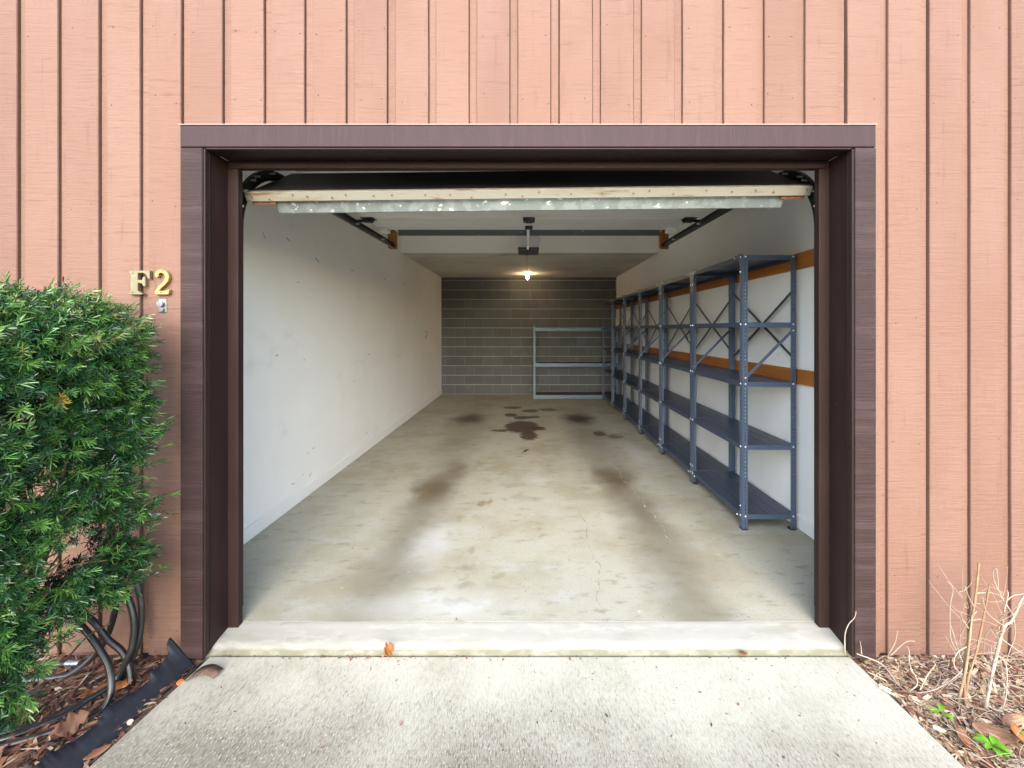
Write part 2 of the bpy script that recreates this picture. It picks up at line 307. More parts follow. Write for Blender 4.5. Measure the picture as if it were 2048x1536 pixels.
    for (x0, slope, y0, y1, w, col) in [(0.36, 0.015, 1.8, 3.9, 0.0035, (0.20, 0.185, 0.15)), (1.10, -0.05, 2.7, 4.6, 0.0038, (0.46, 0.44, 0.37))]:
        line = b.math('ABSOLUTE', b.math('SUBTRACT', b.math('SUBTRACT', sx.outputs[0], b.math('MULTIPLY', sx.outputs[1], slope)), x0 ))
        f = b.rng(line, w * 0.4, w, 1, 0)
        f = b.math('MULTIPLY', f, b.math('MULTIPLY', b.rng(sx.outputs[1], y0, y0 + .1), b.rng(sx.outputs[1], y1 - .3, y1, 1, 0)))
        f = b.math('MULTIPLY', f, b.rng(b.noise(16, shift=False), 0.42, 0.62))
        c = b.mix(f, c, col)
    return c
M['floor'] = mat('old_garage_concrete', (0.385, 0.37, 0.295), 0.55, rnd=0, shift=False, spec=0.35,
    layers=[((0.30, 0.272, 0.19), 1.6, ONE, 0.42, 0.66, 0.85), ((0.41, 0.405, 0.37), 3.2, (1, 2, 1), 0.5, 0.72, 0.7), ((0.20, 0.175, 0.115), 7, (1, 2.2, 1), 0.54, 0.72, 0.6), ((0.62, 0.61, 0.57), 26, (0.6, 1.6, 1), 0.66, 0.74, 0.7), ((0.12, 0.10, 0.07), 34, ONE, 0.65, 0.72, 0.75), ((0.07, 0.06, 0.045), 55, ONE, 0.71, 0.74, 0.9), ((0.27, 0.25, 0.19), 75, ONE, 0.5, 0.7, 0.5), ((0.60, 0.59, 0.55), 110, ONE, 0.62, 0.72, 0.5)],
    bumps=[(14, ONE, 0.12, 0.006), (90, ONE, 0.15, 0.002)], hook=floor_stains)
def drive_dirt(b, c):
    W1 = warped(b, 0.5, 3.5); W2 = warped(b, 0.25, 9)
    m = None
    for (cx, cy, rx, ry, st) in ((-1.05, 1.24, 0.85, 0.46, 1.0), (-0.05, 1.2, 0.9, 0.42, 1.0), (0.9, 1.15, 0.6, 0.36, 0.75), (-0.75, 1.38, 0.35, 0.18, 0.5)):
        f = b.math('MULTIPLY', ell(b, W1, cx, cy, rx, ry, 0.9), st); m = f if m is None else b.math('MAXIMUM', m, f)
    c = b.mix(b.math('MULTIPLY', m, .80), c, (0.135, 0.118, 0.085))
    g = b.math('MULTIPLY', b.rng(b.noise(200, (1, 0.22, 1), shift=False, detail=5), 0.46, 0.66), b.math('ADD', b.math('MULTIPLY', m, .75), .20))      # broom marks hold the dirt
    c = b.mix(g, c, (0.085, 0.075, 0.05))
    g = b.math('MULTIPLY', b.rng(b.noise(240, (1, 0.35, 1), shift=False, detail=3), 0.56, 0.68), b.math('ADD', b.math('MULTIPLY', m, .5), .15))
    c = b.mix(g, c, (0.62, 0.60, 0.54))
    g = b.rng(b.noise(70, (1, 1, 1), shift=False, detail=2), 0.70, 0.74, 0, 0.6)
    return b.mix(g, c, (0.10, 0.085, 0.06))
M['drive'] = mat('broomed_concrete', (0.45, 0.425, 0.345), 0.8, rnd=0, shift=False,
    layers=[((0.33, 0.31, 0.235), 3, ONE, 0.45, 0.7, 0.6), ((0.30, 0.28, 0.22), 10, ONE, 0.55, 0.75, 0.4)],
    bumps=[(230, (1, 0.22, 1), 0.6, 0.002), (60, ONE, 0.25, 0.003)], hook=drive_dirt)
def sill_grime(b, c):
    sx = b.n('ShaderNodeSeparateXYZ'); b.l(b.co(False), sx.inputs[0])
    f = b.math('MULTIPLY', b.rng(sx.outputs[2], -0.034, -0.021, 1, 0.0), b.rng(b.noise(12, (1, 2, 2), shift=False), 0.3, 0.6, 0.6, 1))
    return b.mix(f, c, (0.125, 0.122, 0.080))
M['sill'] = mat('smooth_sill_concrete', (0.30, 0.29, 0.255), 0.8, rnd=0, shift=False,
    layers=[((0.23, 0.215, 0.17), 4, (1, 3, 3), 0.48, 0.70, 0.6), ((0.36, 0.35, 0.32), 9, (1, 3, 3), 0.5, 0.7, 0.7), ((0.33, 0.31, 0.24), 22, (1, 1, 3), 0.60, 0.75, 0.5)], bumps=[(60, ONE, 0.2, 0.002)], hook=sill_grime)

# ------------------------------------------------------------------ ground, slabs
GZ = -0.062
g = MB(); g.add([(-150, -150, GZ - .05), (150, -150, GZ - .05), (150, 150, GZ - .05), (-150, 150, GZ - .05)], [(0, 1, 2, 3)])
kind(g.obj('ground', 'ground'), 'structure')
fl = MB(); fl.box(-2.05, 2.10, 1.985, 9.0, -0.25, 0.0)
kind(fl.obj('garage_floor', 'floor'), 'structure')
sl = MB(); vs = []; n = 160
prof = [(1.8405, -0.25), (1.8405, -0.049), (1.8420, -0.043), (1.848, -0.032), (1.858, -0.0235), (1.89, -0.0155), (1.93, -0.0095), (1.956, -0.0060), (1.968, -0.0030), (1.984, -0.0006), (1.992, -0.0010)]
for i in range(n + 1):
    x = -1.46 + 2.93 * i / n
    for j, (y, z) in enumerate(prof):
        k = 1 if 2 <= j <= 4 else (.35 if 4 < j < 8 else 0)
        vs.append((x, y + k * .004 * mnoise.noise(Vector((x * 9, j * .3, 2))) + k * .0016 * mnoise.noise(Vector((x * 40, j, 7))), z + k * .0035 * mnoise.noise(Vector((x * 12, j * .3, 5)))))
m_ = len(prof)
sl.add(vs, [(i * m_ + j, (i + 1) * m_ + j, (i + 1) * m_ + j + 1, i * m_ + j + 1) for i in range(n) for j in range(m_ - 1)])
kind(sl.obj('door_sill', 'sill', smooth=True), 'structure')
dr = MB()
nx, ny = 2, 1
dr.prism([(-1.402, 1.834), (1.425, 1.834), (1.452, 1.30), (1.60, -9.0), (-1.60, -9.0), (-1.462, 1.30)],
         lambda x, y: (x, y, -0.30), lambda x, y: (x, y, -0.047 - 0.006 * (1.84 - y)))
kind(dr.obj('driveway', 'drive', bevel=0.004), 'structure')

def bed_z(x, y): return GZ + 0.012 * mnoise.noise(Vector((x * 5, y * 5, 3))) + 0.006 * mnoise.noise(Vector((x * 17, y * 17, 9)))
def bed(x0, x1, y0, y1, name, m_='soil'):
    n, m = 70, 50; b = MB(); vs = []
    for j in range(m + 1):
        for i in range(n + 1):
            x = x0 + (x1 - x0) * i / n; y = y0 + (y1 - y0) * j / m
            vs.append((x, y, bed_z(x, y)))
    fs = [(j * (n + 1) + i, j * (n + 1) + i + 1, (j + 1) * (n + 1) + i + 1, (j + 1) * (n + 1) + i) for j in range(m) for i in range(n)]
    b.add(vs, fs); return kind(b.obj(name, m_, smooth=True, fix=False), 'structure')
bed(-4.2, -1.43, 0.3, 1.87, 'garden_bed'); bed(1.43, 4.2, 0.3, 1.87, 'garden_bed', 'dry_soil')

# ------------------------------------------------------------------ front wall (siding, trim, jambs)
TOP = 3.45
front = thing('front_wall', 'terracotta painted board siding wall with brown trimmed garage opening', 'wall', (0, 1.84, -0.045))
def fp(o):      # child keeps world coordinates
    o.parent = front; o.matrix_parent_inverse = Matrix.Translation((0, -1.84, 0.045)); return o
core = MB()
core.box(-4.3, -1.462, 1.868, 1.975, -0.3, TOP); core.box(1.472, 4.3, 1.868, 1.975, -0.3, TOP); core.box(-1.462, 1.472, 1.868, 1.975, 2.235, TOP)
fp(core.obj('sheathing', 'siding_gap'))
def board_mesh(w0, z0, z1, w1=None):
    """shiplap board: face from w0 to +.0725, lip to the right that is the floor of the groove"""
    u0 = w0
    poly = [(w0, 0.003), (w0 + .002, 0), (.0705, 0), (.0725, .004), (.0710, .006), (.0710, .0235), (.0757, .0235), (.0757, .0130), (.1078, .0130), (.1078, .0265), (u0, .0265), (u0, .006)]
    if w1 is not None: poly = [(min(x, w1), y) for x, y in poly[:3]] + [(min(.0705, w1), .0265), (w0, .0265)]
    b = MB(); n = 26; k = len(poly); vs = []; sd = random.random() * 50     # sawn edges wander a little
    for i in range(n + 1):
        z = z0 + (z1 - z0) * i / n; wl_ = .0016 * mnoise.noise(Vector((z * 2.2, sd, 0))) + .0006 * mnoise.noise(Vector((z * 14, sd, 3))); wr_ = .0016 * mnoise.noise(Vector((z * 2.2, sd, 8))) + .0006 * mnoise.noise(Vector((z * 14, sd, 5)))
        vs += [(x + (wl_ if x < 0 else (wr_ if x < .074 else 0)), y, z) for x, y in poly]
    b.add(vs, [(i * k + j, i * k + (j + 1) % k, (i + 1) * k + (j + 1) % k, (i + 1) * k + j) for i in range(n) for j in range(k)] + [tuple(range(k))[::-1], tuple(n * k + j for j in range(k))])
    return b.mesh('siding_board', 'siding')
GX0, PITCH = -2.2463, 0.18226
fulls, shorts = [board_mesh(-.0725, -0.045, TOP) for _ in range(5)], [board_mesh(-.0725, 2.289, TOP) for _ in range(4)]
for k in range(-11, 36):
    cx = GX0 + PITCH * (k + 0.5)
    over = cx - .0725 > -1.465 and cx + .0725 < 1.47
    if over: o = link('siding_board', shorts[k % 4])
    elif cx - .0725 < -1.47 < cx + .1005:
        o = link('siding_board', shorts[k % 4]); o2 = link('siding_board', board_mesh(-.0725, -0.045, 2.288, -1.474 - cx)); o2.location = (cx, 1.84, 0); fp(o2)
    elif cx - .0725 < 1.475 < cx + .0725:
        o = link('siding_board', shorts[k % 4]); o2 = link('siding_board', board_mesh(1.474 - cx, -0.045, 2.288)); o2.location = (cx, 1.84, 0); fp(o2)
    else: o = link('siding_board', fulls[k * 2 % 5])
    o.location = (cx + random.uniform(-.0022, .0022), 1.84 + random.uniform(-.0010, .0010), 0); fp(o)
nl = MB()
for k in range(-1, 25):
    cx = GX0 + PITCH * (k + 0.5)
    inside = -1.5 < cx < 1.5
    for z in (2.42, 1.95, 1.45, 0.9, 0.30, 0.06, 2.72):
        if inside and z < 2.3: continue
        for s in (-0.05, 0.052):
            if random.random() < 0.45: continue
            x, zz = cx + s + random.uniform(-.012, .012), z + random.uniform(-.03, .03)
            nl.cyl((x, 1.8385, zz), (x, 1.841, zz), 0.0022, 6)
kind(fp(nl.obj('nail_heads', 'nail')), 'stuff')
tb = MB(); tb.box(-1.508, 1.512, 1.800, 1.8385, 2.190, 2.285); fp(tb.obj('head_trim', 'head_trim', bevel=.003))
for (x0, x1) in ((-1.508, -1.412), (1.422, 1.514)):
    tb = MB(); tb.box(x0, x1, 1.8005, 1.8385, -0.032, 2.1875); fp(tb.obj('side_trim', 'trim', bevel=.003))
fb = MB(); fb.prism([(1.796, 2.2855), (1.796, 2.2875), (1.839, 2.291), (1.839, 2.2855)], lambda y, z: (-1.512, y, z), lambda y, z: (1.516, y, z)); fp(fb.obj('drip_flashing', 'flashing'))
# jambs, beads and door stops
for s, xi in ((-1, -1.410), (1, 1.420)):
    jb = MB(); jb.box(min(xi, xi + s * .045), max(xi, xi + s * .045), 1.841, 1.985, -0.028, 2.192); fp(jb.obj('jamb', 'jamb', bevel=.002))
    bb = MB(); bb.box(min(xi + s * .001, xi - s * .007), max(xi + s * .001, xi - s * .007), 1.806, 1.830, -0.030, 2.186); fp(bb.obj('jamb_bead', 'jamb', bevel=.002))
    bb = MB(); bb.box(min(xi - s * .0005, xi + s * .03), max(xi - s * .0005, xi + s * .03), 1.8395, 1.860, -0.029, 2.189); fp(bb.obj('jamb_bead', 'jamb', bevel=.002))
    st = MB(); st.box(min(xi, xi - s * .050), max(xi, xi - s * .050), 1.948, 1.984, -0.004, 2.154); fp(st.obj('door_stop', 'jamb', bevel=.003))
jb = MB(); jb.box(-1.408, 1.418, 1.8395, 1.985, 2.191, 2.234); fp(jb.obj('jamb', 'jamb', bevel=.002))
bb = MB(); bb.box(-1.401, 1.411, 1.806, 1.829, 2.182, 2.1895); fp(bb.obj('jamb_bead', 'jamb', bevel=.002))
st = MB(); st.box(-1.409, 1.419, 1.948, 1.984, 2.155, 2.1905); fp(st.obj('door_stop', 'jamb', bevel=.003))

# ------------------------------------------------------------------ inside: walls, ceiling, soffit
XL, XR, YB = -1.85, 1.91, 8.92
def wall_thing(x0, x1, label):
    w = MB(); w.box(x0, x1, 1.976, YB + .25, -0.2, 2.95); return tag(w.obj('side_wall', 'wall_white'), label, 'wall')
wl = wall_thing(XL - .15, XL, 'white painted bare side wall along the left of the garage')
wr = wall_thing(XR, XR + .15, 'white painted side wall behind the row of tall steel shelves')
for w, x0, x1, q in ((wl, XL + .0005, XL + .013, 1), (wr, XR - .013, XR - .0005, -1)):
    b = MB(); b.box(x0, x1, 1.99, YB - .003, 0.001, 0.095); b.obj('baseboard', 'base_white', w, bevel=.003)
sc = MB()
for (y, z, l, a) in [(3.18, 2.10, .05, -.3), (3.62, 2.02, .07, -.4), (4.35, 2.02, .06, -.05), (5.35, 2.05, .05, -.2), (6.2, 2.07, .06, .2), (6.8, 1.5, .05, 1.5), (3.05, 1.2, .03, .3), (4.8, 1.1, .05, .1)]:
    sc.bar((XL + .0006, y, z), (XL + .0006, y + l * math.cos(a), z + l * math.sin(a)), .006, .0012, (1, 0, 0))
for _ in range(26):
    y, z, a, l = random.uniform(2.9, 8.6), random.choice((random.uniform(.10, .4), random.uniform(.5, 2.2))), random.gauss(0, .5), random.uniform(.012, .05)
    sc.bar((XL + .0006, y, z), (XL + .0006, y + l * math.cos(a), z + l * math.sin(a)), random.uniform(.002, .004), .0012, (1, 0, 0))
kind(sc.obj('scuff_marks', 'scuff', wl), 'stuff')
hk = MB(); hk.tube(spline([(XL + .001, 7.45, 1.36), (XL + .03, 7.45, 1.36), (XL + .05, 7.45, 1.33), (XL + .03, 7.45, 1.25), (XL + .001, 7.45, 1.25)]), .004, 6)
hk.obj('pull_handle', 'rust', wl, smooth=True)
ce = MB(); ce.box(XL - .1, XR + .1, 1.976, YB + .2, 2.80, 2.92); kind(ce.obj('ceiling', 'soffit'), 'structure')
so = MB(); so.box(XL + .0005, XR - .0005, 6.05, YB + .1, 2.51, 2.7995); sof = kind(so.obj('lowered_ceiling', ['soffit', 'soffit_shaded'], bevel=.002), 'structure')
for p_ in sof.data.polygons: p_.material_index = 1 if p_.normal.z < -.9 else 0  # the downward face takes the tone with shade in its colour
tp = MB()
for (x0, x1, y, w, a) in [(-.62, -.3, 6.28, .05, .0), (-.42, .1, 6.2, .035, .03), (-.05, .63, 6.16, .03, -.04), (-.72, -.5, 6.52, .02, -.25)]:
    n = 10; up = []; dn = []
    for i in range(n + 1):
        t = i / n; x = x0 + (x1 - x0) * t; yy = y + a * t
        ww = w * (0.3 + random.random() * 0.7) * (math.sin(math.pi * min(max(t, .06), .94)) ** .5)
        up.append((x, yy + ww)); dn.append((x, yy - ww * random.uniform(.3, 1)))
    tp.prism(up + dn[::-1], lambda x, y: (x, y, 2.5085), lambda x, y: (x, y, 2.5097))
kind(tp.obj('torn_ceiling_tape', 'tape', sof), 'stuff')

bw = thing('block_wall', 'bare grey concrete block wall across the back of the garage', 'wall', (0, YB, 0))
mb = MB(); mb.box(XL - .1, XR + .1, 0.0035, .22, -0.2, 2.79); mb.obj('mortar', 'mortar', bw)
CH_, BL = 0.2035, 0.406
bmesh_cache = {}
def block_mesh(w, h):
    k = (round(w, 3), round(h, 3))
    if k not in bmesh_cache:
        b = MB(); b.box(0, w, 0, .1, 0, h); bmesh_cache[k] = b.mesh('concrete_block', 'block', bevel=.0015)
    return bmesh_cache[k]
for r in range(13):
    z0 = r * CH_ + .005; h = min(CH_ - .0105, 2.507 - z0)
    if h < .03: continue
    x = XL - (BL / 2 if r % 2 else 0) + .006 - .12
    while x < XR:
        a, b2 = max(x, XL + .002), min(x + BL - .0024, XR - .002)
        if b2 - a > .03:
            o = link('concrete_block', block_mesh(b2 - a, h), bw); o.location = (a, random.uniform(-.0015, .0015), z0)
        x += BL
# outer shell that keeps the daylight out (roof over the garage)
rf = MB(); rf.box(-4.3, 4.3, 1.98, YB + .6, 2.96, 3.08); kind(rf.obj('roof', 'siding_gap'), 'structure')

# pine rails on the right wall
for z0, z1, lab in ((1.818, 1.930, 'upper orange varnished pine rail running along the right wall'), (1.016, 1.118, 'lower orange varnished pine rail at waist height on the right wall')):
    b = MB(); b.box(XR - .021, XR - .0006, 2.0, YB - .01, z0, z1); tag(b.obj('wall_rail', 'pine', bevel=.002), lab, 'wooden rail', 'pine rails on the right wall')

# ------------------------------------------------------------------ sectional door, raised
DXL, DXR = -1.392, 1.402
door = thing('garage_door', 'raised sectional garage door with dark outer face and rusty white bottom rail', 'garage door', (0, 2.05, 2.085))
low = link('bottom_section', None); 
A = Vector((0, 2.050, 2.088)); Bv = Vector((0, 2.455, 2.335)); dd = (Bv - A).normalized(); nn = Vector((0, dd.z, -dd.y))   # inner side normal: in and down
def sec(a, b, x0, x1, t0, t1):
    p = [a + nn * t0, b + nn * t0, b + nn * t1, a + nn * t1]
    return [(v.y, v.z) for v in p], x0, x1
bpy.data.objects.remove(low)
def slab(name, m, a, b, x0, x1, t0, t1, parent, bevel=0):
    poly = [(v.y, v.z) for v in (a + nn * t0, b + nn * t0, b + nn * t1, a + nn * t1)]
    mbx = MB(); mbx.prism(poly, lambda y, z: (x0, y, z), lambda y, z: (x1, y, z))
    return mbx.obj(name, m, parent, bevel=bevel)
lowparts = []
lowparts.append(slab('bottom_section', 'door_out', A, Bv, DXL, DXR, 0, .012, door))
lowparts.append(slab('section_back', 'door_in', A + dd * .012, Bv, DXL + .002, DXR - .002, .0125, .042, door))
lowparts.append(slab('bottom_rail', 'rail_rust', A - dd * .008, A + dd * .0115, DXL - .006, DXR + .006, -.004, .0425, door, .003))
lowparts.append(slab('rail_lip', 'rail_rust', A + dd * .012, A + dd * .022, DXL - .004, DXR + .004, -.0045, -.0005, door))
lowparts.append(slab('strut', 'galv', A + dd * .020, A + dd * .085, -1.275, 1.300, .0428, .112, door, .006))
for x0 in (DXL + .01, DXR - .13):
    lowparts.append(slab('corner_bracket', 'rust', A + dd * .004, A + dd * .03, x0, x0 + .12, .0475, .060, door, .002))
rb = MB()
x = DXL + .03
while x < DXR:
    c = A - dd * .0105 + nn * random.uniform(.008, .035); rb.cyl(Vector((x, c.y, c.z)), Vector((x, c.y, c.z)) - dd * .004, .004, 7); x += random.uniform(.06, .17)
lowparts.append(kind(rb.obj('rivets', 'rust', door), 'stuff'))
rot = Matrix.Translation((0, 2.05, 2.085)) @ Matrix.Rotation(R(-0.62), 4, 'Y') @ Matrix.Translation((0, -2.05, -2.085))
for o in lowparts: o.matrix_parent_inverse = Matrix.Translation((0, -2.05, -2.085)) @ rot
def dp(o): o.parent = door; o.matrix_parent_inverse = Matrix.Translation((0, -2.05, -2.085)); return o
ZU = 2.342
for i in range(3):
    y0 = 2.478 + i * .530; sl_ = .524 if i < 2 else .410
    b = MB(); b.box(DXL, DXR, y0, y0 + sl_, ZU + .0405, ZU + .052); s_ = dp(b.obj('door_section', 'door_out'))
    b = MB(); b.box(DXL + .002, DXR - .002, y0, y0 + sl_, ZU, ZU + .040); dp(b.obj('section_back', 'door_in', bevel=.004))
b = MB(); b.box(DXL + .004, DXR - .004, 2.474, 3.94, ZU + .012, ZU + .0395); dp(b.obj('section_core', 'rust'))
for y in (3.538,):
    for x, s in ((DXL + .03, 1), (DXR - .03, -1)):
        b = MB(); b.box(x - .05, x + .06, y - .045, y + .05, ZU - .006, ZU - .001); b.box(x - .035, x + .035, y - .03, y + .03, ZU - .03, ZU - .0065); b.cyl((x - s * .10, y, ZU - .02), (x + s * .05, y, ZU - .02), .012, 8)
        dp(b.obj('roller_hinge', 'track'))
b = MB(); b.prism([(-.05, 0), (.05, 0), (.05, .05), (.015, .085), (-.015, .085), (-.05, .05)], lambda x, y: (.012 + x, 3.49 + y, ZU - .035), lambda x, y: (.012 + x, 3.49 + y, ZU - .001)); dp(b.obj('centre_hinge', 'track', bevel=.004))
for x, s in ((DXL + .05, 1), (DXR - .05, -1)):
    b = MB(); b.box(x - .05, x + .045, 3.84, 3.93, ZU - .040, ZU - .001); b.cyl((x - s * .02, 3.839, ZU - .02), (x - s * .02, 3.834, ZU - .02), .012, 8); dp(b.obj('top_roller_bracket', 'white_metal', bevel=.003))
b = MB(); b.box(-.022, .046, 3.78, 3.84, ZU - .03, ZU - .001); dp(b.obj('arm_bracket', 'track', bevel=.003))

# tracks (dark channel): upright, bend, level run
def track(xc, s, label):
    t = thing('door_track', label, 'door track', (xc, 2.02, 0), 'garage door tracks')
    path = [(2.030, 0.03), (2.030, 1.0), (2.030, 1.90)]
    rad = .36
    for i in range(1, 13):
        a = math.pi / 2 * i / 12; path.append((2.030 + rad * (1 - math.cos(a)), 1.90 + rad * math.sin(a)))
    path += [(3.2, 2.270), (4.40, 2.283)]
    def run(pp, name):
        n = len(pp); prof = [(0, -.027), (0, .027), (.022, .027), (.022, .022), (.003, .022), (.003, -.022), (.022, -.022), (.022, -.027)]
        vs = []
        for i, (y, z) in enumerate(pp):
            dy = pp[min(i + 1, n - 1)][0] - pp[max(i - 1, 0)][0]; dz = pp[min(i + 1, n - 1)][1] - pp[max(i - 1, 0)][1]
            l = math.hypot(dy, dz); ny, nz = -dz / l, dy / l
            for (px, q) in prof: vs.append((-s * (px - .011) * -1 * -1, y + ny * q - 2.02, z + nz * q))
        k = len(prof)
        fs = [(i * k + j, i * k + (j + 1) % k, (i + 1) * k + (j + 1) % k, (i + 1) * k + j) for i in range(n - 1) for j in range(k)] + [tuple(range(k))[::-1], tuple((n - 1) * k + j for j in range(k))]
        m = MB(); m.add(vs, fs); return m.obj(name, 'track', t)
    run(path[:3], 'upright_rail'); run(path[2:15], 'curved_rail'); run([path[14]] + path[15:], 'level_rail')
    bo = MB()
    for i in (4, 6, 8, 9, 12):
        y, z = path[i]; bo.cyl((-s * .014 * -1 * -1 * -1, y - 2.02, z + .012), (s * .020 * -1, y - 2.02, z + .012), .006, 8)
    for y in (3.45, 4.05): bo.cyl((s * .010, y - 2.02, 2.275), (-s * .020, y - 2.02, 2.275), .008, 8)
    kind(bo.obj('track_bolts', 'bolt', t), 'stuff')
    for z in (.17, .22, 1.2):
        m = MB(); m.box(-.016, .016, -.034, -.027, z, z + .035); m.obj('track_clip', 'track', t, bevel=.003)
track(-1.419, -1, 'dark steel door track bending overhead on the left side')
track(1.431, 1, 'dark steel door track bending overhead on the right side above the shelves')
for x, lab in ((-1.438, 'short orange pine block holding the end of the left door track'), (1.452, 'short orange pine block holding the end of the right door track')):
    b = MB(); b.prism([(-.047, .02), (-.027, 0), (.047, 0), (.047, .187), (-.047, .187)], lambda u, z: (x + u, 4.405, 2.252 + z), lambda u, z: (x + u, 4.443, 2.252 + z))
    o = tag(b.obj('hanger_block', 'pine', bevel=.002), lab, 'wood block', 'wood blocks at the track ends')
    b = MB(); b.box(x - .02, x + .02, 4.410, 4.438, 2.4395, 2.80); b.obj('hanger_strap', 'galv_dark', o)
    b = MB(); b.cyl((x + (.02 if x < 0 else -.02), 4.400, 2.29), (x + (.02 if x < 0 else -.02), 4.4045, 2.29), .014, 8); b.obj('lag_bolt', 'dark_steel', o)
b = MB(); b.prism([(0, 0), (.003, 0), (.003, .052), (.04, .052), (.04, .055), (0, .055)], lambda y, z: (-1.232, 3.953 + y, 2.289 + z), lambda y, z: (1.262, 3.953 + y, 2.289 + z))
dp(b.obj('top_strut', 'galv_dark'))

# opener
op = thing('door_opener', 'grey overhead garage door opener box with thin dark cord hanging below', 'door opener', (0.012, 5.0, 2.53))
b = MB(); b.prism([(-.145, .145), (.145, .145), (.118, 0), (-.118, 0)], lambda x, z: (x, 0, -.145 + z), lambda x, z: (x, .42, -.145 + z)); b.obj('housing', 'opener_grey', op, bevel=.008)
b = MB(); b.box(-.128, .128, -.006, .42, -.164, -.146); b.obj('base_plate', 'dark_steel', op, bevel=.005)
b = MB(); b.box(-.016, .016, -2.6, -.001, -.062, -.024); b.obj('drive_rail', 'galv', op)
b = MB(); b.bar((-.006, -1.20, -.222), (-.006, -1.04, -.252), .026, .004); b.bar((-.006, -1.04, -.252), (-.006, -.62, -.252), .026, .004); b.bar((-.006, -.62, -.252), (-.010, -.06, -.180), .022, .004); b.obj('door_arm', 'white_metal', op)
b = MB(); b.tube(spline([(-.018, -.02, -.16), (-.020, -.02, -.30), (-.016, -.02, -.46)]), .0022, 6); b.obj('release_cord', 'dark_steel', op)
for x in (-.1, .1):
    b = MB(); b.box(x - .015, x + .015, .2, .203, .0005, .268); b.obj('hanger_strap', 'galv_dark', op)

# bulb
bu = thing('ceiling_bulb', 'small bare lit bulb in ceiling holder near the block wall', 'light bulb', (0.0, 8.30, 2.51))
b = MB(); b.cyl((0, 0, 0), (0, 0, -.03), .045, 16); b.obj('lamp_holder', 'white_metal', bu)
b = MB(); b.sphere((0, 0, -.072), .034, 14, 10, (1, 1, 1.2)); b.obj('glass_bulb', 'bulb', bu, smooth=True)

# ------------------------------------------------------------------ tall steel shelving units
PH, FW, HP = 1.92, 0.038, 0.0254
def post_mesh():
    b = MB(); n = int(PH / HP); z_off = 0.0
    oct_ = [(math.cos(math.pi / 8 + math.pi / 4 * k), math.sin(math.pi / 8 + math.pi / 4 * k)) for k in range(8)]
    hr, T = 0.0048, 0.0022
    for fl_ in (0, 1):
        def P3(u, z, t): return (u, t, z) if fl_ == 0 else (t, u, z)
        for i in range(n):
            z0, z1 = i * HP, (i + 1) * HP; zc = (z0 + z1) / 2; uc = FW * .55; u0 = T if fl_ else 0.0; u1 = FW
            sq = [(u1, zc + (z1 - z0) * .25), (u1 - (u1 - u0) * .25, z1), (u0 + (u1 - u0) * .25, z1), (u0, zc + (z1 - z0) * .25), (u0, zc - (z1 - z0) * .25), (u0 + (u1 - u0) * .25, z0), (u1 - (u1 - u0) * .25, z0), (u1, zc - (z1 - z0) * .25)]
            co = [(u1, z1), (u0, z1), (u0, z0), (u1, z0)]
            vs = []
            for t in (0, T):
                vs += [P3(u, z, t) for (u, z) in sq] + [P3(uc + hr * c, zc + hr * s_, t) for (c, s_) in oct_] + [P3(u, z, t) for (u, z) in co]
            fs = []
            for o in (0, 20):
                for k in range(8): fs.append((o + k, o + (k + 1) % 8, o + 8 + (k + 1) % 8, o + 8 + k))
                for k, (a, c) in enumerate(((0, 1), (2, 3), (4, 5), (6, 7))): fs.append((o + a, o + 16 + k, o + c))
            for k in range(8): fs.append((8 + k, 8 + (k + 1) % 8, 28 + (k + 1) % 8, 28 + k))
            fs += [(7, 0, 20, 27), (0, 16, 36, 20), (19, 7, 27, 39)]
            b.add(vs, fs)
    return b.mesh('post', 'steel_blue')
def tray_mesh(W, L):
    b = MB(); lip = .034
    pr = []; xs = [0, .10, .108, .116, .19, .198, .206, .28, .288, .296]
    prof = [(0, 0)]
    for c in (.095, .185, .275): prof += [(c - .010, 0), (c - .004, .002), (c + .004, .002), (c + .010, 0)]
    prof += [(W, 0), (W, -lip), (W - .0018, -lip), (W - .0018, -.0018), (.0018, -.0018), (.0018, -lip), (0, -lip)]
    b.prism(prof, lambda x, z: (x, 0.002, z), lambda x, z: (x, L - .002, z))
    b.box(.002, W - .002, .0002, .0018, -lip, -.0005); b.box(.002, W - .002, L - .0018, L - .0002, -lip, -.0005)
    return b.mesh('shelf', 'shelf_steel')
SW, SL = 0.374, 0.886
LV = [0.110, 0.592, 1.030, 1.445, 1.915]
pm, tm = post_mesh(), tray_mesh(SW - .006, SL - .008)
def rim_mesh():
    b = MB(); b.box(0, SW - .012, -.0012, 0, -.034, 0); return b.mesh('shelf_end_lip', 'steel_blue')
def gus_mesh(top):
    b = MB(); s = -1 if top else 1; k = .105 if top else .075
    poly = [(0, 0), (k, 0), (k, s * .02), (k * .55, s * k * .30), (.022, s * k * .8), (.020, s * k * 1.25), (0, s * k * 1.25)]
    b.prism(poly, lambda y, z: (0, y, z), lambda y, z: (.002, y, z)); return b.mesh('corner_gusset', 'steel_blue')
gt, gb = gus_mesh(True), gus_mesh(False)
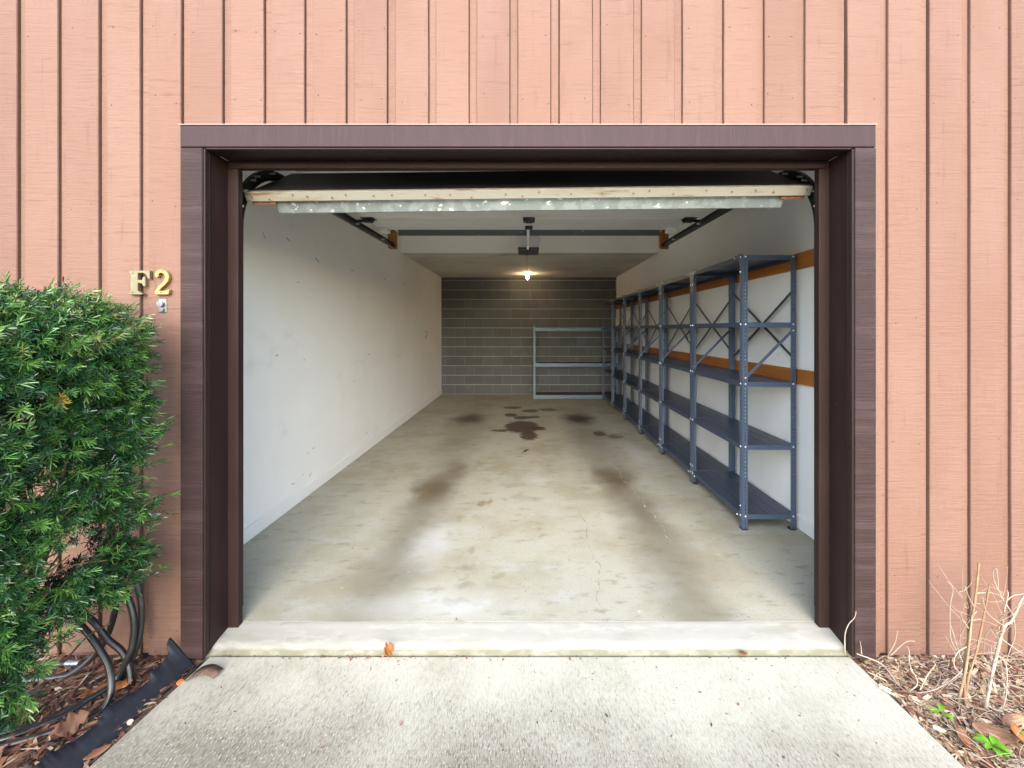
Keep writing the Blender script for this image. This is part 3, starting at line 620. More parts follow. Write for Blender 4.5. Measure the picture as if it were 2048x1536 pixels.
def make_unit():
    t = thing('shelving_unit', '', 'shelving unit', (0, 0, 0), 'tall steel shelving units along the right wall')
    for (x, y, rz) in ((0, 0, 0), (SW, 0, 90), (SW, SL, 180), (0, SL, 270)):
        p = link('post', pm, t); p.location = (x, y, .006); p.rotation_euler = (0, 0, R(rz))
        c = MB(); c.box(-.002, .040, -.002, .040, -.006, .006); f = c.obj('foot_cap', 'black_cap', p, bevel=.002)
    rm = rim_mesh()
    for z in LV:
        s = link('shelf', tm, t); s.location = (.003, .004, z)
        r = link('shelf_lip', rm, s); r.location = (.003, -.0002, 0)
    bk = MB(); bk.bar((SW - .005, .02, 1.675), (SW - .005, SL - .02, 1.15), .020, .003, (1, 0, 0)); bk.obj('back_brace', 'dark_steel', t)
    bk = MB(); bk.bar((SW - .009, .02, 1.20), (SW - .009, SL - .02, 1.72), .020, .003, (1, 0, 0)); bk.obj('back_brace', 'dark_steel', t)
    bk = MB(); bk.bar((.02, .004, 1.055), (SW - .018, .004, 1.395), .020, .003, (0, 1, 0)); bk.obj('side_brace', 'steel_blue', t)
    for (y, sgn) in ((0, 1), (SL, -1)):
        g_ = link('corner_gusset', gt, t); g_.location = (-.0022, y, PH + .004); g_.scale = (1, sgn, 1)
        g_ = link('corner_gusset', gb, t); g_.location = (-.0022, y, .075); g_.scale = (1, sgn, 1)
    bo = MB()
    for z in LV:
        zz = z - .012
        for (x, y) in ((.021, 0), (SW - .021, 0)): bo.sphere((x, y - .001, zz), .0062, 8, 5)
        for (y) in (.021, SL - .021): bo.sphere((-.001, y, zz), .0062, 8, 5)
    for (y, z) in ((.10, 1.905), (.02, 1.80), (SL - .10, 1.905), (SL - .02, 1.80), (.02, .165), (SL - .02, .165), (.065, .085), (SL - .065, .085)): bo.sphere((-.004, y, z), .0055, 8, 5)
    for (x, z) in ((.022, 1.06), (SW - .02, 1.39)): bo.sphere((x, .001, z), .0062, 8, 5)
    kind(bo.obj('bolt_heads', 'bolt', t), 'stuff')
    return t
def copy_tree(o, parent=None):
    c = o.copy(); COL.objects.link(c)
    if parent: c.parent = parent
    for ch in list(o.children): copy_tree(ch, c)
    return c
unit = make_unit()
ul = ['tall dark blue steel shelving unit standing nearest the garage door', 'second tall steel shelving unit counted from the garage door', 'third tall steel shelving unit from the garage door',
      'fourth tall steel shelving unit from the garage door', 'tall steel shelving unit next to the last one in the row', 'last tall steel shelving unit of the row, beside the low rack at the back']
units = [unit] + [copy_tree(unit) for _ in range(5)]
for i, u in enumerate(units):
    u.location = (1.494 + (0, .001, -.004, .003, 0, -.006)[i], 2.885 + .8915 * i, 0); u['label'] = ul[i]; u.rotation_euler = (0, 0, R((0, .15, -.2, .1, 0, .2)[i]))

# low rack against the block wall
rk = thing('low_rack', 'low wide three tier rack with pale blue beams against the block wall', 'storage rack', (0.985, 8.33, 0))
RW = 0.865
for x in (-RW, RW - .04):
    for y in (0, .45):
        b = MB(); b.box(x, x + .04, y, y + .003, 0, 1.475); b.box(x if x < 0 else x + .037, x + .003 if x < 0 else x + .04, y + .0031, y + .04, 0, 1.475); p = b.obj('post', 'beam_blue', rk)
        h = MB()
        for k in range(27): h.cyl((x + .02, y - .0012, .05 + k * .053), (x + .02, y + .0002, .05 + k * .053), .005, 6)
        kind(h.obj('slots', 'dark_steel', p), 'stuff')
for z in (0.075, 0.715, 1.425):
    for y0, y1 in ((-.004, -.0005), (.4935, .497)):
        b = MB(); b.box(-RW + .006, RW - .006, y0, y1, z - .072, z); b.box(-RW + .041, RW - .041, y1, y1 + .012, z - .072, z - .066); b.obj('beam', 'beam_blue', rk)
    b = MB(); b.box(-RW + .045, RW - .045, .002, .49, z - .025, z - .010); b.obj('deck_board', 'deck', rk)

# ------------------------------------------------------------------ letters and lock on the wall
def glyph(pts, name, m, label, cat, y0, y1):
    ctr = at(310, 570, 1.84)
    f = lambda y: (lambda px, py: ((250 + px / 12.8 - 1055) / 451.0, y, 1.4 + (658 - (520 + py / 12.8)) / 451.0))
    b = MB(); b.prism(pts, f(y0), f(y1)); return tag(b.obj(name, m, bevel=.0015), label, cat)
Fp = [(190, 285), (722, 285), (722, 500), (668, 490), (650, 420), (600, 360), (540, 345), (418, 345), (418, 520), (525, 520), (550, 440), (612, 440), (612, 690), (552, 685), (530, 615), (418, 600), (418, 800), (470, 830), (535, 862), (535, 895), (190, 895), (190, 865), (240, 825), (240, 375), (190, 335)]
Tp = [(850, 430), (848, 370), (885, 300), (950, 262), (1040, 256), (1130, 290), (1190, 365), (1212, 460), (1185, 560), (1110, 645), (1020, 725), (960, 800), (1120, 792), (1185, 768), (1225, 765), (1195, 893), (850, 893), (855, 820), (890, 745), (960, 665), (1055, 575), (1098, 500), (1108, 430), (1080, 372), (1020, 343), (965, 352), (938, 392), (950, 432), (905, 462)]
lf = glyph(Fp, 'house_letter', 'old_brass', 'dull brass letter F screwed to the siding beside the opening', 'house letter', 1.822, 1.8385)
l2 = glyph(Tp, 'house_number', 'brass', 'shiny brass number 2 on the siding right of the letter F', 'house number', 1.822, 1.8385)
for L_, ps in ((lf, [(300, 355), (300, 835)]), (l2, [(1065, 295), (1010, 838)])):
    for (px, py) in ps:
        x, z = (250 + px / 12.8 - 1055) / 451.0, 1.4 + (658 - (520 + py / 12.8)) / 451.0
        b = MB(); b.cyl((x, 1.8205, z), (x, 1.8218, z), .0032, 8); b.obj('screw', 'dark_steel', L_)
ks = thing('key_switch', 'small worn chrome lock plate under the number 2', 'lock', (-1.615, 1.8385, 1.505))
b = MB(); b.box(-.0175, .0175, -.004, 0, -.032, .030); b.obj('back_plate', 'chrome', ks, bevel=.002)
b = MB(); b.cyl((-.002, -.004, .006), (-.002, -.016, .006), .0135, 16); b.obj('lock_cylinder', 'chrome', ks, smooth=False)
b = MB(); b.cyl((.001, -.004, -.017), (.001, -.010, -.017), .010, 14); b.obj('lock_cover', 'chrome', ks)

# ------------------------------------------------------------------ yew shrub
yew = thing('yew_shrub', 'clipped dark green yew shrub with flat top left of the opening', 'shrub', (-1.95, 1.35, GZ))
def xmax(z, y):
    e = -1.50 + .02 * mnoise.noise(Vector((y * 7, z * 7, 0))) + .05 * mnoise.noise(Vector((y * 2.5, z * 3.0, 5)))
    if z < .70: e -= (.70 - z) * .10
    if y < 1.35: e -= (1.35 - y) * .08
    if z > 1.30: e -= (z - 1.30) ** 2 * 4.0
    return e
OY = Vector((-1.95, 1.35, GZ))
fol = MB()
def sprig(base, d, L, n, mi, nl_=.030):
    d = d.normalized(); a = d.orthogonal().normalized(); b2 = d.cross(a)
    a, b2 = (a * math.cos(t_) + b2 * math.sin(t_) for t_ in (random.random() * 6.28,)).__next__(), None
    b2 = d.cross(a)
    bend = Vector((0, 0, 1)) * random.uniform(-.15, .3)
    for i in range(n):
        t = (i + random.random() * .5) / n
        p = base + d * (L * t) + bend * (L * t * t)
        ang = i * 2.4 + random.uniform(-.4, .4)
        flat = .75
        out = a * math.cos(ang) + b2 * math.sin(ang) * flat
        out = (out.normalized() * (1.0 - .55 * t) + d * (.12 + .80 * t)).normalized()
        ln = nl_ * random.uniform(.75, 1.15) * (1 - .35 * abs(t - .45))
        w = out.cross(d); w = w.normalized() if w.length > 1e-4 else a
        w = (w + out.cross(w) * random.uniform(-.5, .5)).normalized() * random.uniform(.0013, .0019)
        q = p + out * ln * .55 + Vector((0, 0, -.0012)); e = p + out * ln + Vector((0, 0, -.003))
        fol.add([p - w * .55, p + w * .55, q + w, e + w * .45, e - w * .45, q - w], [(0, 1, 2, 5), (5, 2, 3, 4)], mi if random.random() > .12 else max(0, mi - 1))
    fol.add([base + Vector((0, .0009, 0)), base - Vector((0, .0009, 0)), base + d * L * .9], [(0, 1, 2)], 5)
def clump(p):   # gaps between the clumps
    return mnoise.noise(Vector((p.x * 6, p.y * 6, p.z * 6)) + Vector((4, 1, 7))) + .5 * mnoise.noise(Vector((p.x * 13, p.y * 13, p.z * 13)))
cnt = 0
tries = 0
while cnt < 8800 and tries < 140000:
    tries += 1
    z = random.uniform(.06, 1.52); y = random.uniform(.98, 1.68)
    dep = abs(random.gauss(0, .11)) + random.uniform(0, .05)
    topmode = random.random() < .25
    if topmode:
        y = random.uniform(.98, 1.68); x = random.uniform(-2.3, -1.50); z = 1.490 - abs(random.gauss(0, .03)) + .012 * mnoise.noise(Vector((x * 9, y * 9, 1)))
        if x > xmax(z, y) + .01: continue
    else: x = xmax(z, y) - dep
    if z < .17 + (0.62 if dep < .16 else .30) * max(0, y - 1.2) + .10 * mnoise.noise(Vector((y * 7, x * 3, 3))): continue
    p = Vector((x, y, z - GZ * 0))
    cl = clump(p)
    thr = .02 if z < 1.0 else -.26
    if not topmode and cl < thr - .15 + (.0 if z > 1.1 else .06): continue
    d = Vector((random.gauss(.8, .45), random.gauss(-.45 if y < 1.5 else .1, .5), random.gauss(.15, .4)))
    if topmode: d = Vector((random.gauss(.1, .6), random.gauss(-.2, .6), random.uniform(.15, 1)))
    r = random.random(); hi = min(1, max(0, (z - 1.1) / .4))
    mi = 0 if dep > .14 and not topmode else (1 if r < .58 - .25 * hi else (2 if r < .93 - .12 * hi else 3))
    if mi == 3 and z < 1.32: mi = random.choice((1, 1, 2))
    if topmode: mi = random.choice((1, 2, 2, 3, 3))  # paler top sprigs: clipped tips, with sky reflection put into the colour
    L = random.uniform(.03, .09) * (1.0 if not topmode else .42)
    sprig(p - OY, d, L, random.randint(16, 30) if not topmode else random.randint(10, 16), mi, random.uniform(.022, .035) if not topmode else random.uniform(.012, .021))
    cnt += 1
# shoots that stick out on the right
for (px, py, dd_) in [(318, 870, 1.62), (300, 830, 1.64), (322, 855, 1.60), (308, 815, 1.64), (290, 965, 1.63), (272, 975, 1.60), (278, 1050, 1.62), (262, 1065, 1.60), (285, 890, 1.62), (280, 640, 1.62), (286, 665, 1.63), (240, 1090, 1.62), (226, 1110, 1.60)]:
    e = at(px, py, dd_); s0 = e + Vector((-.11, -.02, -.045)); sprig(s0 - OY, e - s0, (e - s0).length, 34, 2 if py in (870, 855, 665) else 1)
for (px, py) in ((118, 800), (112, 806), (122, 812)): sprig(at(px, py, 1.36) - OY, Vector((.7, -.5, .4)), .045, 20, 4, .026)
kind(fol.obj('foliage', ['yew_dark', 'yew_mid', 'yew_light', 'yew_tip_sheen', 'yew_gold', 'bark'], yew, fix=False), 'stuff')
for i in range(9):      # main stems
    y0 = random.uniform(1.15, 1.6); a = Vector((random.uniform(-2.05, -1.85), y0, GZ - .01)); 
    p = [a, a + Vector((random.uniform(0, .08), random.uniform(-.05, .05), .28)), a + Vector((random.uniform(.08, .22), random.uniform(-.12, .12), .65)), a + Vector((random.uniform(.15, .32), random.uniform(-.2, .1), random.uniform(1.0, 1.35)))]
    sp = spline(p, 8); n = len(sp); b = MB(); b.tube([q - OY for q in sp], [.017 * (1 - .75 * k / n) for k in range(n)], 7); b.obj('stem', 'bark', yew, smooth=True)
for (pts, r0) in (([(-60, 1235, 1.30), (30, 1150, 1.33), (90, 1075, 1.37), (165, 990, 1.42)], .0075), ([(-40, 1330, 1.28), (10, 1250, 1.31), (70, 1170, 1.35), (140, 1110, 1.40)], .0065), ([(-40, 1120, 1.30), (20, 1070, 1.34), (80, 1010, 1.38), (120, 930, 1.42)], .006),
                  ([(60, 920, 1.42), (110, 880, 1.42), (150, 830, 1.43), (185, 800, 1.45)], .006), ([(20, 1180, 1.36), (80, 1160, 1.40), (150, 1130, 1.46), (215, 1120, 1.52)], .004), ([(100, 1060, 1.38), (150, 990, 1.44), (200, 930, 1.50)], .005)):
    sp = spline([at(*p) for p in pts], 8); n = len(sp); b = MB(); b.tube([q - OY for q in sp], [r0 * (1 - .65 * k / n) * random.uniform(.9, 1.1) for k in range(n)], 7); b.obj('branch', 'branch_bark', yew, smooth=True)
tw = MB()
for i in range(110):
    y0 = random.uniform(1.0, 1.62); z0 = random.uniform(.1, 1.15); x1 = xmax(z0 + .2, y0) - random.uniform(.0, .08)
    a = Vector((random.uniform(-1.98, -1.72), y0, z0)); e = Vector((x1, y0 + random.uniform(-.15, .12), z0 + random.uniform(.10, .35)))
    sp = spline([a, a.lerp(e, .5) + Vector((random.gauss(0, .02), random.gauss(0, .02), random.gauss(-.01, .02))), e], 5); n = len(sp)
    tw.tube([q - OY for q in sp], [.0055 * random.uniform(.5, 1) * (1 - .7 * k / n) + .0008 for k in range(n)], 5)
kind(tw.obj('twigs', 'bark', yew, smooth=True), 'stuff')

# ------------------------------------------------------------------ black hoses, edging, strap
def hose(pts, label, r=.0118):
    sp = spline([at(*p) for p in pts], 8)
    for q in sp: q.z = max(q.z, bed_z(q.x, q.y) + r * .8)
    b = MB(); b.tube(sp, r, 10); return tag(b.obj('garden_hose', 'hose', smooth=True), label, 'hose', 'black hoses coiled behind the shrub')
hose([(256, 930, 1.72), (255, 965, 1.72), (241, 1014, 1.73), (222, 1055, 1.735), (232, 1090, 1.74), (250, 1108, 1.75), (269, 1151, 1.755), (282, 1202, 1.76), (282, 1253, 1.755), (272, 1297, 1.74), (253, 1341, 1.725), (231, 1366, 1.70), (190, 1395, 1.64), (136, 1427, 1.57), (95, 1446, 1.53), (0, 1480, 1.46), (-120, 1500, 1.42)],
     'outermost black hose loop, arching highest up the siding beside the shrub')
hose([(205, 1080, 1.74), (231, 1148, 1.74), (253, 1189, 1.735), (267, 1234, 1.73), (266, 1284, 1.72), (253, 1322, 1.705), (234, 1357, 1.69), (206, 1382, 1.655), (142, 1417, 1.585), (95, 1439, 1.545), (0, 1468, 1.48), (-120, 1490, 1.44)],
     'inner black hose loop running just left of the outermost loop')
hose([(120, 1220, 1.66), (150, 1240, 1.66), (177, 1268, 1.655), (202, 1303, 1.65), (218, 1335, 1.64), (223, 1373, 1.62), (215, 1404, 1.60), (190, 1436, 1.565), (142, 1465, 1.52), (95, 1482, 1.49), (0, 1512, 1.44), (-90, 1530, 1.41)],
     'front black hose arching from under the shrub towards the plastic edging')
hose([(150, 1215, 1.71), (187, 1243, 1.71), (215, 1278, 1.715), (244, 1303, 1.72), (259, 1335, 1.71), (261, 1372, 1.69), (250, 1400, 1.65)],
     'short black hose dropping to the edging behind the front hose')
hose([(236, 1120, 1.77), (233, 1170, 1.775), (229, 1224, 1.775), (215, 1271, 1.77), (193, 1306, 1.765), (158, 1338, 1.745), (120, 1357, 1.73), (60, 1375, 1.71), (-60, 1395, 1.68)],
     'black hose hanging close to the siding behind the other loops')
fit = thing('hose_fitting', 'metal coupling of a black hose lying by the wall base', 'hose fitting', at(146, 1326, 1.78))
b = MB(); b.tube([(.03, 0, 0), (.0, 0, -.001), (-.001, 0, -.001), (-.028, .002, -.003)], [.0115, .0115, .013, .013], 12); b.obj('coupling', 'chrome', fit)
b = MB(); b.tube([(-.0285, .002, -.003), (-.10, .004, -.012), (-.2, .0, -.016)], .0095, 8); b.obj('hose_end', 'hose', fit, smooth=True)

# landscape edging: a leaning black sheet with a torn top edge
ed = MB(); n = 150; vs = []
steps = [(0, .125), (.03, .120), (.055, .088), (.12, .078), (.16, .082), (.19, .060), (.25, .064), (.30, .074), (.37, .080), (.42, .062), (.50, .066), (.58, .085), (.63, .083), (.66, .066), (.75, .072), (.85, .080), (1.0, .07)]
def jag(t):
    for (a, h), (b, k) in zip(steps, steps[1:]):
        if t <= b: return h + (k - h) * (t - a) / (b - a)
for i in range(n + 1):
    t = i / n; y = 1.80 - t * 0.78; x = -1.420 - t * .078
    hh = jag(t) + .004 * mnoise.noise(Vector((t * 60, 0, 0))); lean = .085 + .006 * mnoise.noise(Vector((t * 4, 2, 0)))
    rib = .0005 * (1 if int(t * 26) % 2 else 0)
    for k in range(4):
        h = (0, .33, .62, (hh + .012) / .092)[k]
        vs.append((x - lean * h - .008 * math.sin(min(h, 1) * 3.14) - rib, y, GZ - .012 + .092 * h))
fs = [(i * 4 + k, i * 4 + k + 1, (i + 1) * 4 + k + 1, (i + 1) * 4 + k) for i in range(n) for k in range(3)]
ed.add(vs, fs); eo = ed.obj('lawn_edging', 'edging', fix=False, smooth=True)
md = eo.modifiers.new('thickness', 'SOLIDIFY'); md.thickness = .004
tag(eo, 'black plastic landscape edging with ragged top beside the driveway', 'edging')
b = MB(); sp = spline([at(378, 1356, 1.72), at(396, 1347, 1.725) + Vector((0, 0, .004)), at(416, 1345, 1.725) + Vector((0, 0, .006)), at(434, 1350, 1.72)], 5)
vs = []
for q in sp: vs += [q + Vector((0, -.018, 0)), q + Vector((.004, .030, .002))]
b.add(vs, [(2 * i, 2 * i + 2, 2 * i + 3, 2 * i + 1) for i in range(len(sp) - 1)])
o = b.obj('rubber_strap', 'strap', smooth=True, fix=False); md = o.modifiers.new('thickness', 'SOLIDIFY'); md.thickness = .004; o.location.z = .003
tag(o, 'curled dark brown strip lying on the corner of the concrete', 'strap')

# ------------------------------------------------------------------ mulch
def mulch(x0, x1, y0, y1, n, weights, name, fine=1.0):
    b = MB(); ks = list(CH)
    for _ in range(n):
        x = random.uniform(x0, x1); y = random.uniform(y0, y1)
        lim = 1.425 + (1.84 - y) * .05
        if abs(x) < lim + .012: continue
        z = bed_z(x, y) + random.uniform(.001, .012)
        L = random.choice((.012, .02, .03, .045)) * random.uniform(.7, 1.3) * fine; w = random.choice((.0015, .002, .004, .007)) * random.uniform(.7, 1.2) * fine
        a = random.random() * 6.28; tl = random.gauss(0, .22)
        d = Vector((math.cos(a), math.sin(a), tl)).normalized() * L; s_ = Vector((-math.sin(a), math.cos(a), random.gauss(0, .3))) * w
        p = Vector((x, y, z)); bow = Vector((0, 0, random.uniform(0, .15) * L))
        b.add([p - d - s_, p - d + s_, p + s_ * 1.2 + bow, p + d + s_ * .5, p + d - s_ * .5, p - s_ * 1.2 + bow], [(0, 1, 2, 5), (5, 2, 3, 4)], random.choices(range(5), weights)[0])
    return kind(b.obj(name, ks, fix=False), 'stuff')
mulch(-2.6, -1.42, 1.0, 1.86, 7500, (5, 4, 3, 2, 1), 'bark_mulch')
mulch(1.42, 2.7, 1.0, 1.86, 17000, (3, 2, 1.5, 6, 5), 'bark_mulch', .72)
# dry tendrils over the right bed
def tendril(b, p, n, step, r, up=.0, wig=.6):
    a = random.random() * 6.28; e = up; pts = [Vector(p)]; w = random.gauss(0, wig)
    for i in range(n):
        w += random.gauss(0, wig * .4); w *= .9; a += w; e += random.gauss(0, .25); e *= .8
        q = pts[-1] + Vector((math.cos(a), math.sin(a) * .7, math.sin(e))) * step
        q.z = max(q.z, bed_z(q.x, q.y) + .004); q.y = min(q.y, 1.83)
        if q.x < 1.44 + (1.84 - q.y) * .06: break
        pts.append(q)
    if len(pts) > 2:
        sp = spline(pts, 3); b.tube(sp, [r * (1 - .6 * k / len(sp)) for k in range(len(sp))], 4)
tb = MB()
for _ in range(330):
    x = random.uniform(1.46, 2.55); y = random.uniform(1.2, 1.81)
    tendril(tb, (x, y, bed_z(x, y) + .012), random.randint(5, 12), random.uniform(.014, .026), random.uniform(.0009, .0018), random.uniform(-.2, .7))
kind(tb.obj('dry_tendrils', 'twig_pale', smooth=True), 'stuff')

# ------------------------------------------------------------------ dry plants on the right
def stem_obj(plant, pts, r0, r1, m='stalk', name='stem', org=None):
    sp = spline(pts, 7); n = len(sp); b = MB()
    b.tube([q - org for q in sp], [(r0 + (r1 - r0) * k / (n - 1)) * random.uniform(.80, 1.18) for k in range(n)], 7)
    return b.obj(name, m, plant, smooth=True)
o1 = at(1931, 1412, 1.60); o1.z = bed_z(o1.x, o1.y)
dp1 = thing('dry_plant', 'dead plant with tall straight tan stalk nearest the brown trim', 'dead plant', o1)
stem_obj(dp1, [o1, at(1929, 1330, 1.61), at(1940, 1260, 1.63), at(1950, 1200, 1.64), at(1958, 1126, 1.65)], .0052, .0034, org=o1)
stem_obj(dp1, [o1 + Vector((.01, .01, 0)), at(1936, 1360, 1.60), at(1953, 1303, 1.62), at(1967, 1235, 1.64), at(1979, 1169, 1.65)], .0042, .003, org=o1)
stem_obj(dp1, [o1 + Vector((-.01, .02, 0)), at(1930, 1345, 1.60), at(1938, 1290, 1.61), at(1944, 1230, 1.63)], .005, .003, org=o1)
for pts in ([(1953, 1222, 1.64), (1925, 1262, 1.66), (1914, 1300, 1.68)], [(1949, 1215, 1.64), (1938, 1195, 1.62), (1930, 1173, 1.60)], [(1952, 1186, 1.645), (1985, 1186, 1.66), (2008, 1197, 1.68)], [(1948, 1205, 1.64), (1961, 1208, 1.63)], [(1945, 1240, 1.63), (1962, 1238, 1.62)],
            [(1943, 1265, 1.63), (1926, 1240, 1.62), (1921, 1228, 1.61)], [(1940, 1290, 1.62), (1915, 1305, 1.60), (1908, 1330, 1.585), (1925, 1350, 1.58)]):
    stem_obj(dp1, [at(*p) for p in pts], .0022, .0012, 'twig_pale', 'twig', o1)
o2 = at(1970, 1425, 1.585); o2.z = bed_z(o2.x, o2.y)
dp2 = thing('dry_plant', 'dead plant with pale forked stalk bending right at the photo edge', 'dead plant', o2)
stem_obj(dp2, [o2, at(1980, 1370, 1.60), at(1993, 1310, 1.62), at(2008, 1255, 1.63), at(2022, 1243, 1.63), at(2033, 1222, 1.635), at(2043, 1200, 1.64), at(2060, 1180, 1.64)], .0055, .0034, 'twig_pale', org=o2)
stem_obj(dp2, [at(1998, 1290, 1.625), at(2004, 1262, 1.63), at(2006, 1240, 1.63)], .006, .004, org=o2)
for pts in ([(2028, 1232, 1.633), (2010, 1205, 1.65), (1998, 1183, 1.66), (1988, 1160, 1.665), (1986, 1143, 1.66), (1993, 1138, 1.65), (1996, 1160, 1.65), (1997, 1183, 1.65)], [(2010, 1205, 1.65), (2025, 1192, 1.64), (2045, 1188, 1.63), (2070, 1180, 1.62)],
            [(2012, 1255, 1.63), (1990, 1240, 1.62), (1972, 1222, 1.61), (1965, 1195, 1.60)], [(2000, 1280, 1.625), (1985, 1255, 1.66), (1970, 1275, 1.68), (1969, 1305, 1.70)], [(2028, 1240, 1.633), (2030, 1270, 1.65), (2020, 1300, 1.67), (2010, 1330, 1.68)],
            [(1995, 1310, 1.62), (2012, 1330, 1.60), (2013, 1385, 1.57), (2005, 1420, 1.555)], [(2000, 1275, 1.63), (2020, 1290, 1.62), (2050, 1310, 1.60)], [(2008, 1225, 1.64), (2016, 1190, 1.645), (2014, 1180, 1.645)]):
    stem_obj(dp2, [at(*p) for p in pts], .0024, .0012, 'twig_pale', 'twig', o2)
for pl, og, n_, zlo, zhi in ((dp1, o1, 26, .05, .42), (dp2, o2, 34, .05, .42)):
    tb_ = MB()
    for _ in range(n_):
        z_ = random.uniform(zlo, zhi); base_ = og + Vector((z_ * (.12 if pl is dp1 else .33) + random.gauss(0, .006), z_ * .14, z_))
        a_ = random.random() * 6.28; l_ = random.uniform(.02, .13); e1 = Vector((math.cos(a_), math.sin(a_) * .6, random.uniform(.0, .9))).normalized()
        ps_ = spline([base_, base_ + e1 * l_ * .5 + Vector((0, 0, random.uniform(-.01, .01))), base_ + e1 * l_ + Vector((random.gauss(0, .02), random.gauss(0, .015), random.gauss(0, .03)))], 5)
        for q_ in ps_: q_.y = min(q_.y, 1.83)
        tb_.tube([q_ - og for q_ in ps_], [.0012 * (1 - .6 * k_ / len(ps_)) for k_ in range(len(ps_))], 4)
    kind(tb_.obj('fine_twigs', 'twig_pale', pl, smooth=True), 'stuff')
o3 = at(1815, 1385, 1.66); o3.z = bed_z(o3.x, o3.y)
dp3 = thing('dry_vine', 'pale dead vine curling low over the mulch beside the concrete', 'dead vine', o3)
for pts in ([(1713, 1307, 1.80), (1766, 1330, 1.76), (1808, 1380, 1.67), (1867, 1380, 1.66), (1921, 1344, 1.70), (1923, 1318, 1.73), (1903, 1282, 1.75), (1900, 1246, 1.76), (1901, 1208, 1.765), (1906, 1178, 1.77), (1894, 1163, 1.77)],
            [(1818, 1385, 1.66), (1835, 1365, 1.67), (1820, 1330, 1.70), (1818, 1300, 1.73), (1813, 1292, 1.74)], [(1840, 1380, 1.655), (1855, 1350, 1.68), (1870, 1330, 1.70), (1865, 1322, 1.71)], [(1776, 1312, 1.80), (1790, 1285, 1.79), (1795, 1262, 1.78)], [(1780, 1312, 1.79), (1810, 1285, 1.77), (1830, 1282, 1.76)],
            [(1901, 1250, 1.76), (1915, 1295, 1.74), (1925, 1320, 1.72), (1950, 1308, 1.70), (1990, 1305, 1.68)], [(1690, 1308, 1.81), (1690, 1270, 1.815), (1697, 1249, 1.81), (1709, 1235, 1.80), (1712, 1222, 1.80)], [(1723, 1309, 1.80), (1722, 1295, 1.80), (1720, 1282, 1.795)]):
    P_ = [at(*p) for p in pts]
    for q in P_: q.z = max(q.z, GZ + .01)
    stem_obj(dp3, P_, .0024, .0013, 'twig_pale', 'tendril', o3)

# leaves: a bent blade with a midrib fold
def leaf(name, m, label, cat, loc, L, W, ang, tilt=.3, curl=.3, lobes=0, group=None):
    b = MB(); n = 9; vs = []
    for i in range(n + 1):
        t = i / n; w = W / 2 * math.sin(math.pi * min(1, t * .97 + .03)) ** .8
        if lobes: w *= (.55 + .75 * abs(math.sin(t * math.pi * lobes)))
        z = curl * L * (t - .5) ** 2 * 1.6
        vs += [(L * (t - .5), -w, z + w * .35), (L * (t - .5), 0, z), (L * (t - .5), w, z + w * .45)]
    fs = [(3 * i + k, 3 * i + 3 + k, 3 * i + 4 + k, 3 * i + 1 + k) for i in range(n) for k in range(2)]
    b.add(vs, fs); o = b.obj(name, m, None, smooth=True, fix=False)
    md = o.modifiers.new('thickness', 'SOLIDIFY'); md.thickness = .0012
    o.location = loc; o.rotation_euler = (tilt, random.gauss(0, .1), ang)
    return tag(o, label, cat, group)
LG = 'fallen leaves'
leaf('fallen_leaf', 'leaf_orange', 'orange curled leaf leaning on the front edge of the sill, left of centre', 'leaf', at(774, 1299, 1.83) + Vector((0, 0, -.002)), .055, .05, 1.2, 1.0, .6, 3, LG)
leaf('fallen_leaf', 'leaf_brown', 'small reddish leaf at the sill edge on the right half', 'leaf', at(1486, 1310, 1.83) + Vector((0, 0, .004)), .04, .022, .1, .2, .5, 0, LG)
leaf('fallen_leaf', 'leaf_brown', 'brown lobed oak leaf standing among the hoses by the shrub', 'leaf', at(146, 1452, 1.50) + Vector((0, 0, .01)), .085, .06, .9, .8, .5, 3, LG)
leaf('fallen_leaf', 'leaf_orange', 'orange leaf on the mulch under the hoses', 'leaf', at(190, 1388, 1.66) + Vector((0, 0, .006)), .09, .035, .6, .2, .4, 2, LG)
leaf('fallen_leaf', 'leaf_orange', 'orange leaf behind the short hose next to the edging', 'leaf', at(245, 1375, 1.68) + Vector((0, 0, .008)), .07, .035, .4, .3, .4, 2, LG)
leaf('fallen_leaf', 'leaf_orange', 'tiny bright orange leaf stuck to the black edging near its top end', 'leaf', at(361, 1366, 1.70) + Vector((0, 0, .002)), .028, .022, .5, .6, .3, 0, LG)
leaf('fallen_leaf', 'leaf_brown', 'brown leaf wedged between the black edging and the driveway', 'leaf', at(196, 1512, 1.42) + Vector((0, 0, .012)), .07, .022, .85, .5, .3, 0, LG)
leaf('fallen_leaf', 'leaf_big', 'largest tan glossy leaf lying on the right bed', 'leaf', at(1985, 1480, 1.47) + Vector((0, 0, .02)), .12, .05, -.5, .7, .9, 0, LG)
leaf('fallen_leaf', 'leaf_big', 'rolled pinkish brown leaf above the largest tan leaf', 'leaf', at(2020, 1452, 1.51) + Vector((0, 0, .02)), .12, .035, .15, .8, .6, 0, LG)
leaf('fallen_leaf', 'leaf_brown', 'folded brown leaf at the edge of the right bed near the concrete', 'leaf', at(1925, 1490, 1.46) + Vector((0, 0, .015)), .07, .05, 1.0, .5, .7, 2, LG)
leaf('fallen_leaf', 'leaf_orange', 'ribbed golden leaf in the bottom right corner', 'leaf', at(2040, 1492, 1.44) + Vector((0, 0, .02)), .10, .05, 1.1, .5, .5, 2, LG)

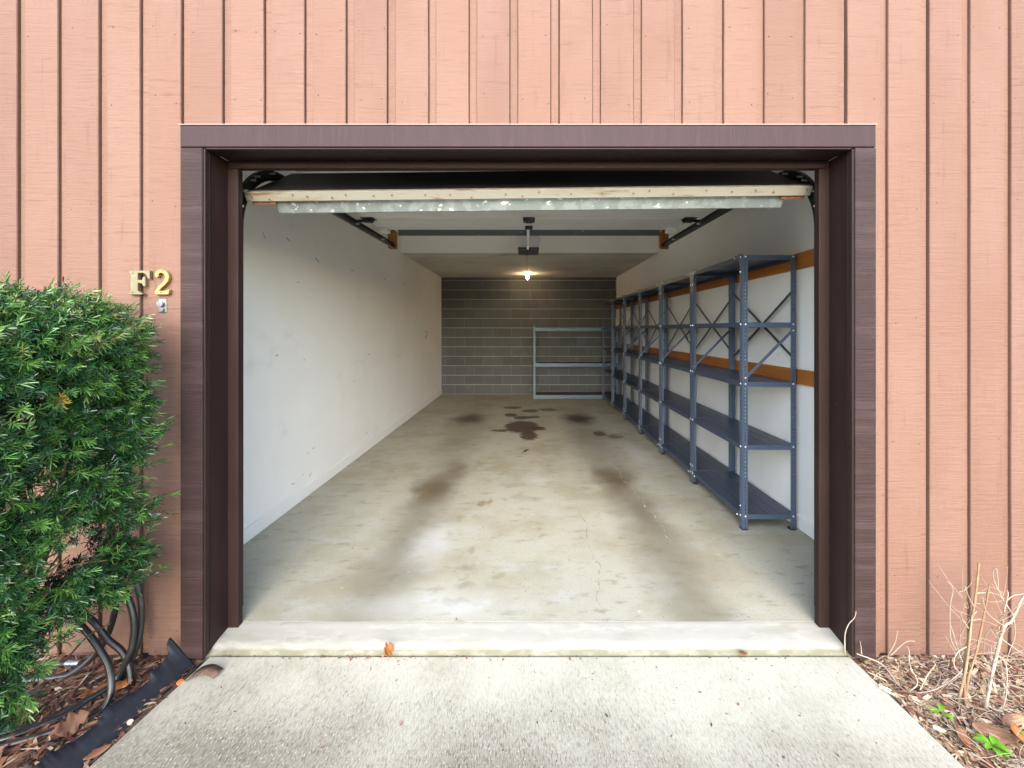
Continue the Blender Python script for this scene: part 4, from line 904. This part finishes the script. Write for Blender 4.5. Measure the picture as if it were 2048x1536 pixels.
def seedling(loc, n, L, label):
    t = thing('seedling', label, 'seedling', loc)
    for i in range(n):
        a = i * 2.4 + random.uniform(-.3, .3); h = .012 + .010 * (i / n) + random.uniform(0, .012)
        m = 7; vs = []; LL = L * random.uniform(.75, 1.1)
        for k in range(m + 1):
            u = k / m; w = LL * .27 * math.sin(math.pi * min(1, u * .96 + .04)) ** .75
            z = h + LL * (.45 * u - .45 * u * u)
            for s_ in (-1, 0, 1):
                x, y = .006 + LL * u, w * s_
                vs.append((x * math.cos(a) - y * math.sin(a), x * math.sin(a) + y * math.cos(a), z + abs(s_) * w * .25))
        b = MB(); b.add(vs, [(3 * k + j, 3 * k + 3 + j, 3 * k + 4 + j, 3 * k + 1 + j) for k in range(m) for j in range(2)])
        o = b.obj('leaf', 'seedling', t, smooth=True, fix=False)
    b = MB(); b.tube([(0, 0, -.01), (.001, 0, .02)], .0015, 5); b.obj('stem', 'seedling', t)
    return t
q = at(1883, 1448, 1.55); q.z = bed_z(q.x, q.y); seedling(q, 5, .038, 'small bright green seedling beside the right edge of the concrete')
q = at(1985, 1520, 1.43); q.z = bed_z(q.x, q.y); seedling(q, 11, .042, 'larger bright green leafy seedling at the bottom of the photo')
q = at(2058, 1515, 1.44); q.z = bed_z(q.x, q.y); seedling(q, 7, .036, 'green seedling in the extreme bottom right corner')

# litter on the concrete
lt = MB()
for _ in range(330):
    u = random.random()
    if u < .45: x = random.gauss(-.75, .25) if random.random() < .5 else random.uniform(-1.35, 1.38); y = 1.835 - abs(random.gauss(0, .012)); z = -.0455
    elif u < .85: x = random.uniform(-1.38, 1.38); y = random.uniform(1.37, 1.82); z = -.047 - .006 * (1.84 - y) + .001
    else: x = random.uniform(-1.3, 1.3); y = random.uniform(2.0, 3.3); z = .001
    if abs(x) > 1.39: continue
    L = random.uniform(.002, .006) * (1.7 if random.random() < .25 else 1); w = L * random.uniform(.25, .6); a = random.random() * 6.28
    d = Vector((math.cos(a), math.sin(a), random.uniform(0, .4))) * L; s_ = Vector((-math.sin(a), math.cos(a), random.uniform(-.3, .3))) * w; p = Vector((x, y, z + .0012))
    lt.add([p - d, p + s_ + Vector((0, 0, .001)), p + d, p - s_], [(0, 1, 2, 3)], random.choices(range(4), (4, 3, 3, 1))[0])
kind(lt.obj('leaf_litter', ['chip_brown', 'chip_dark', 'chip_red', 'chip_tan'], fix=False), 'stuff')
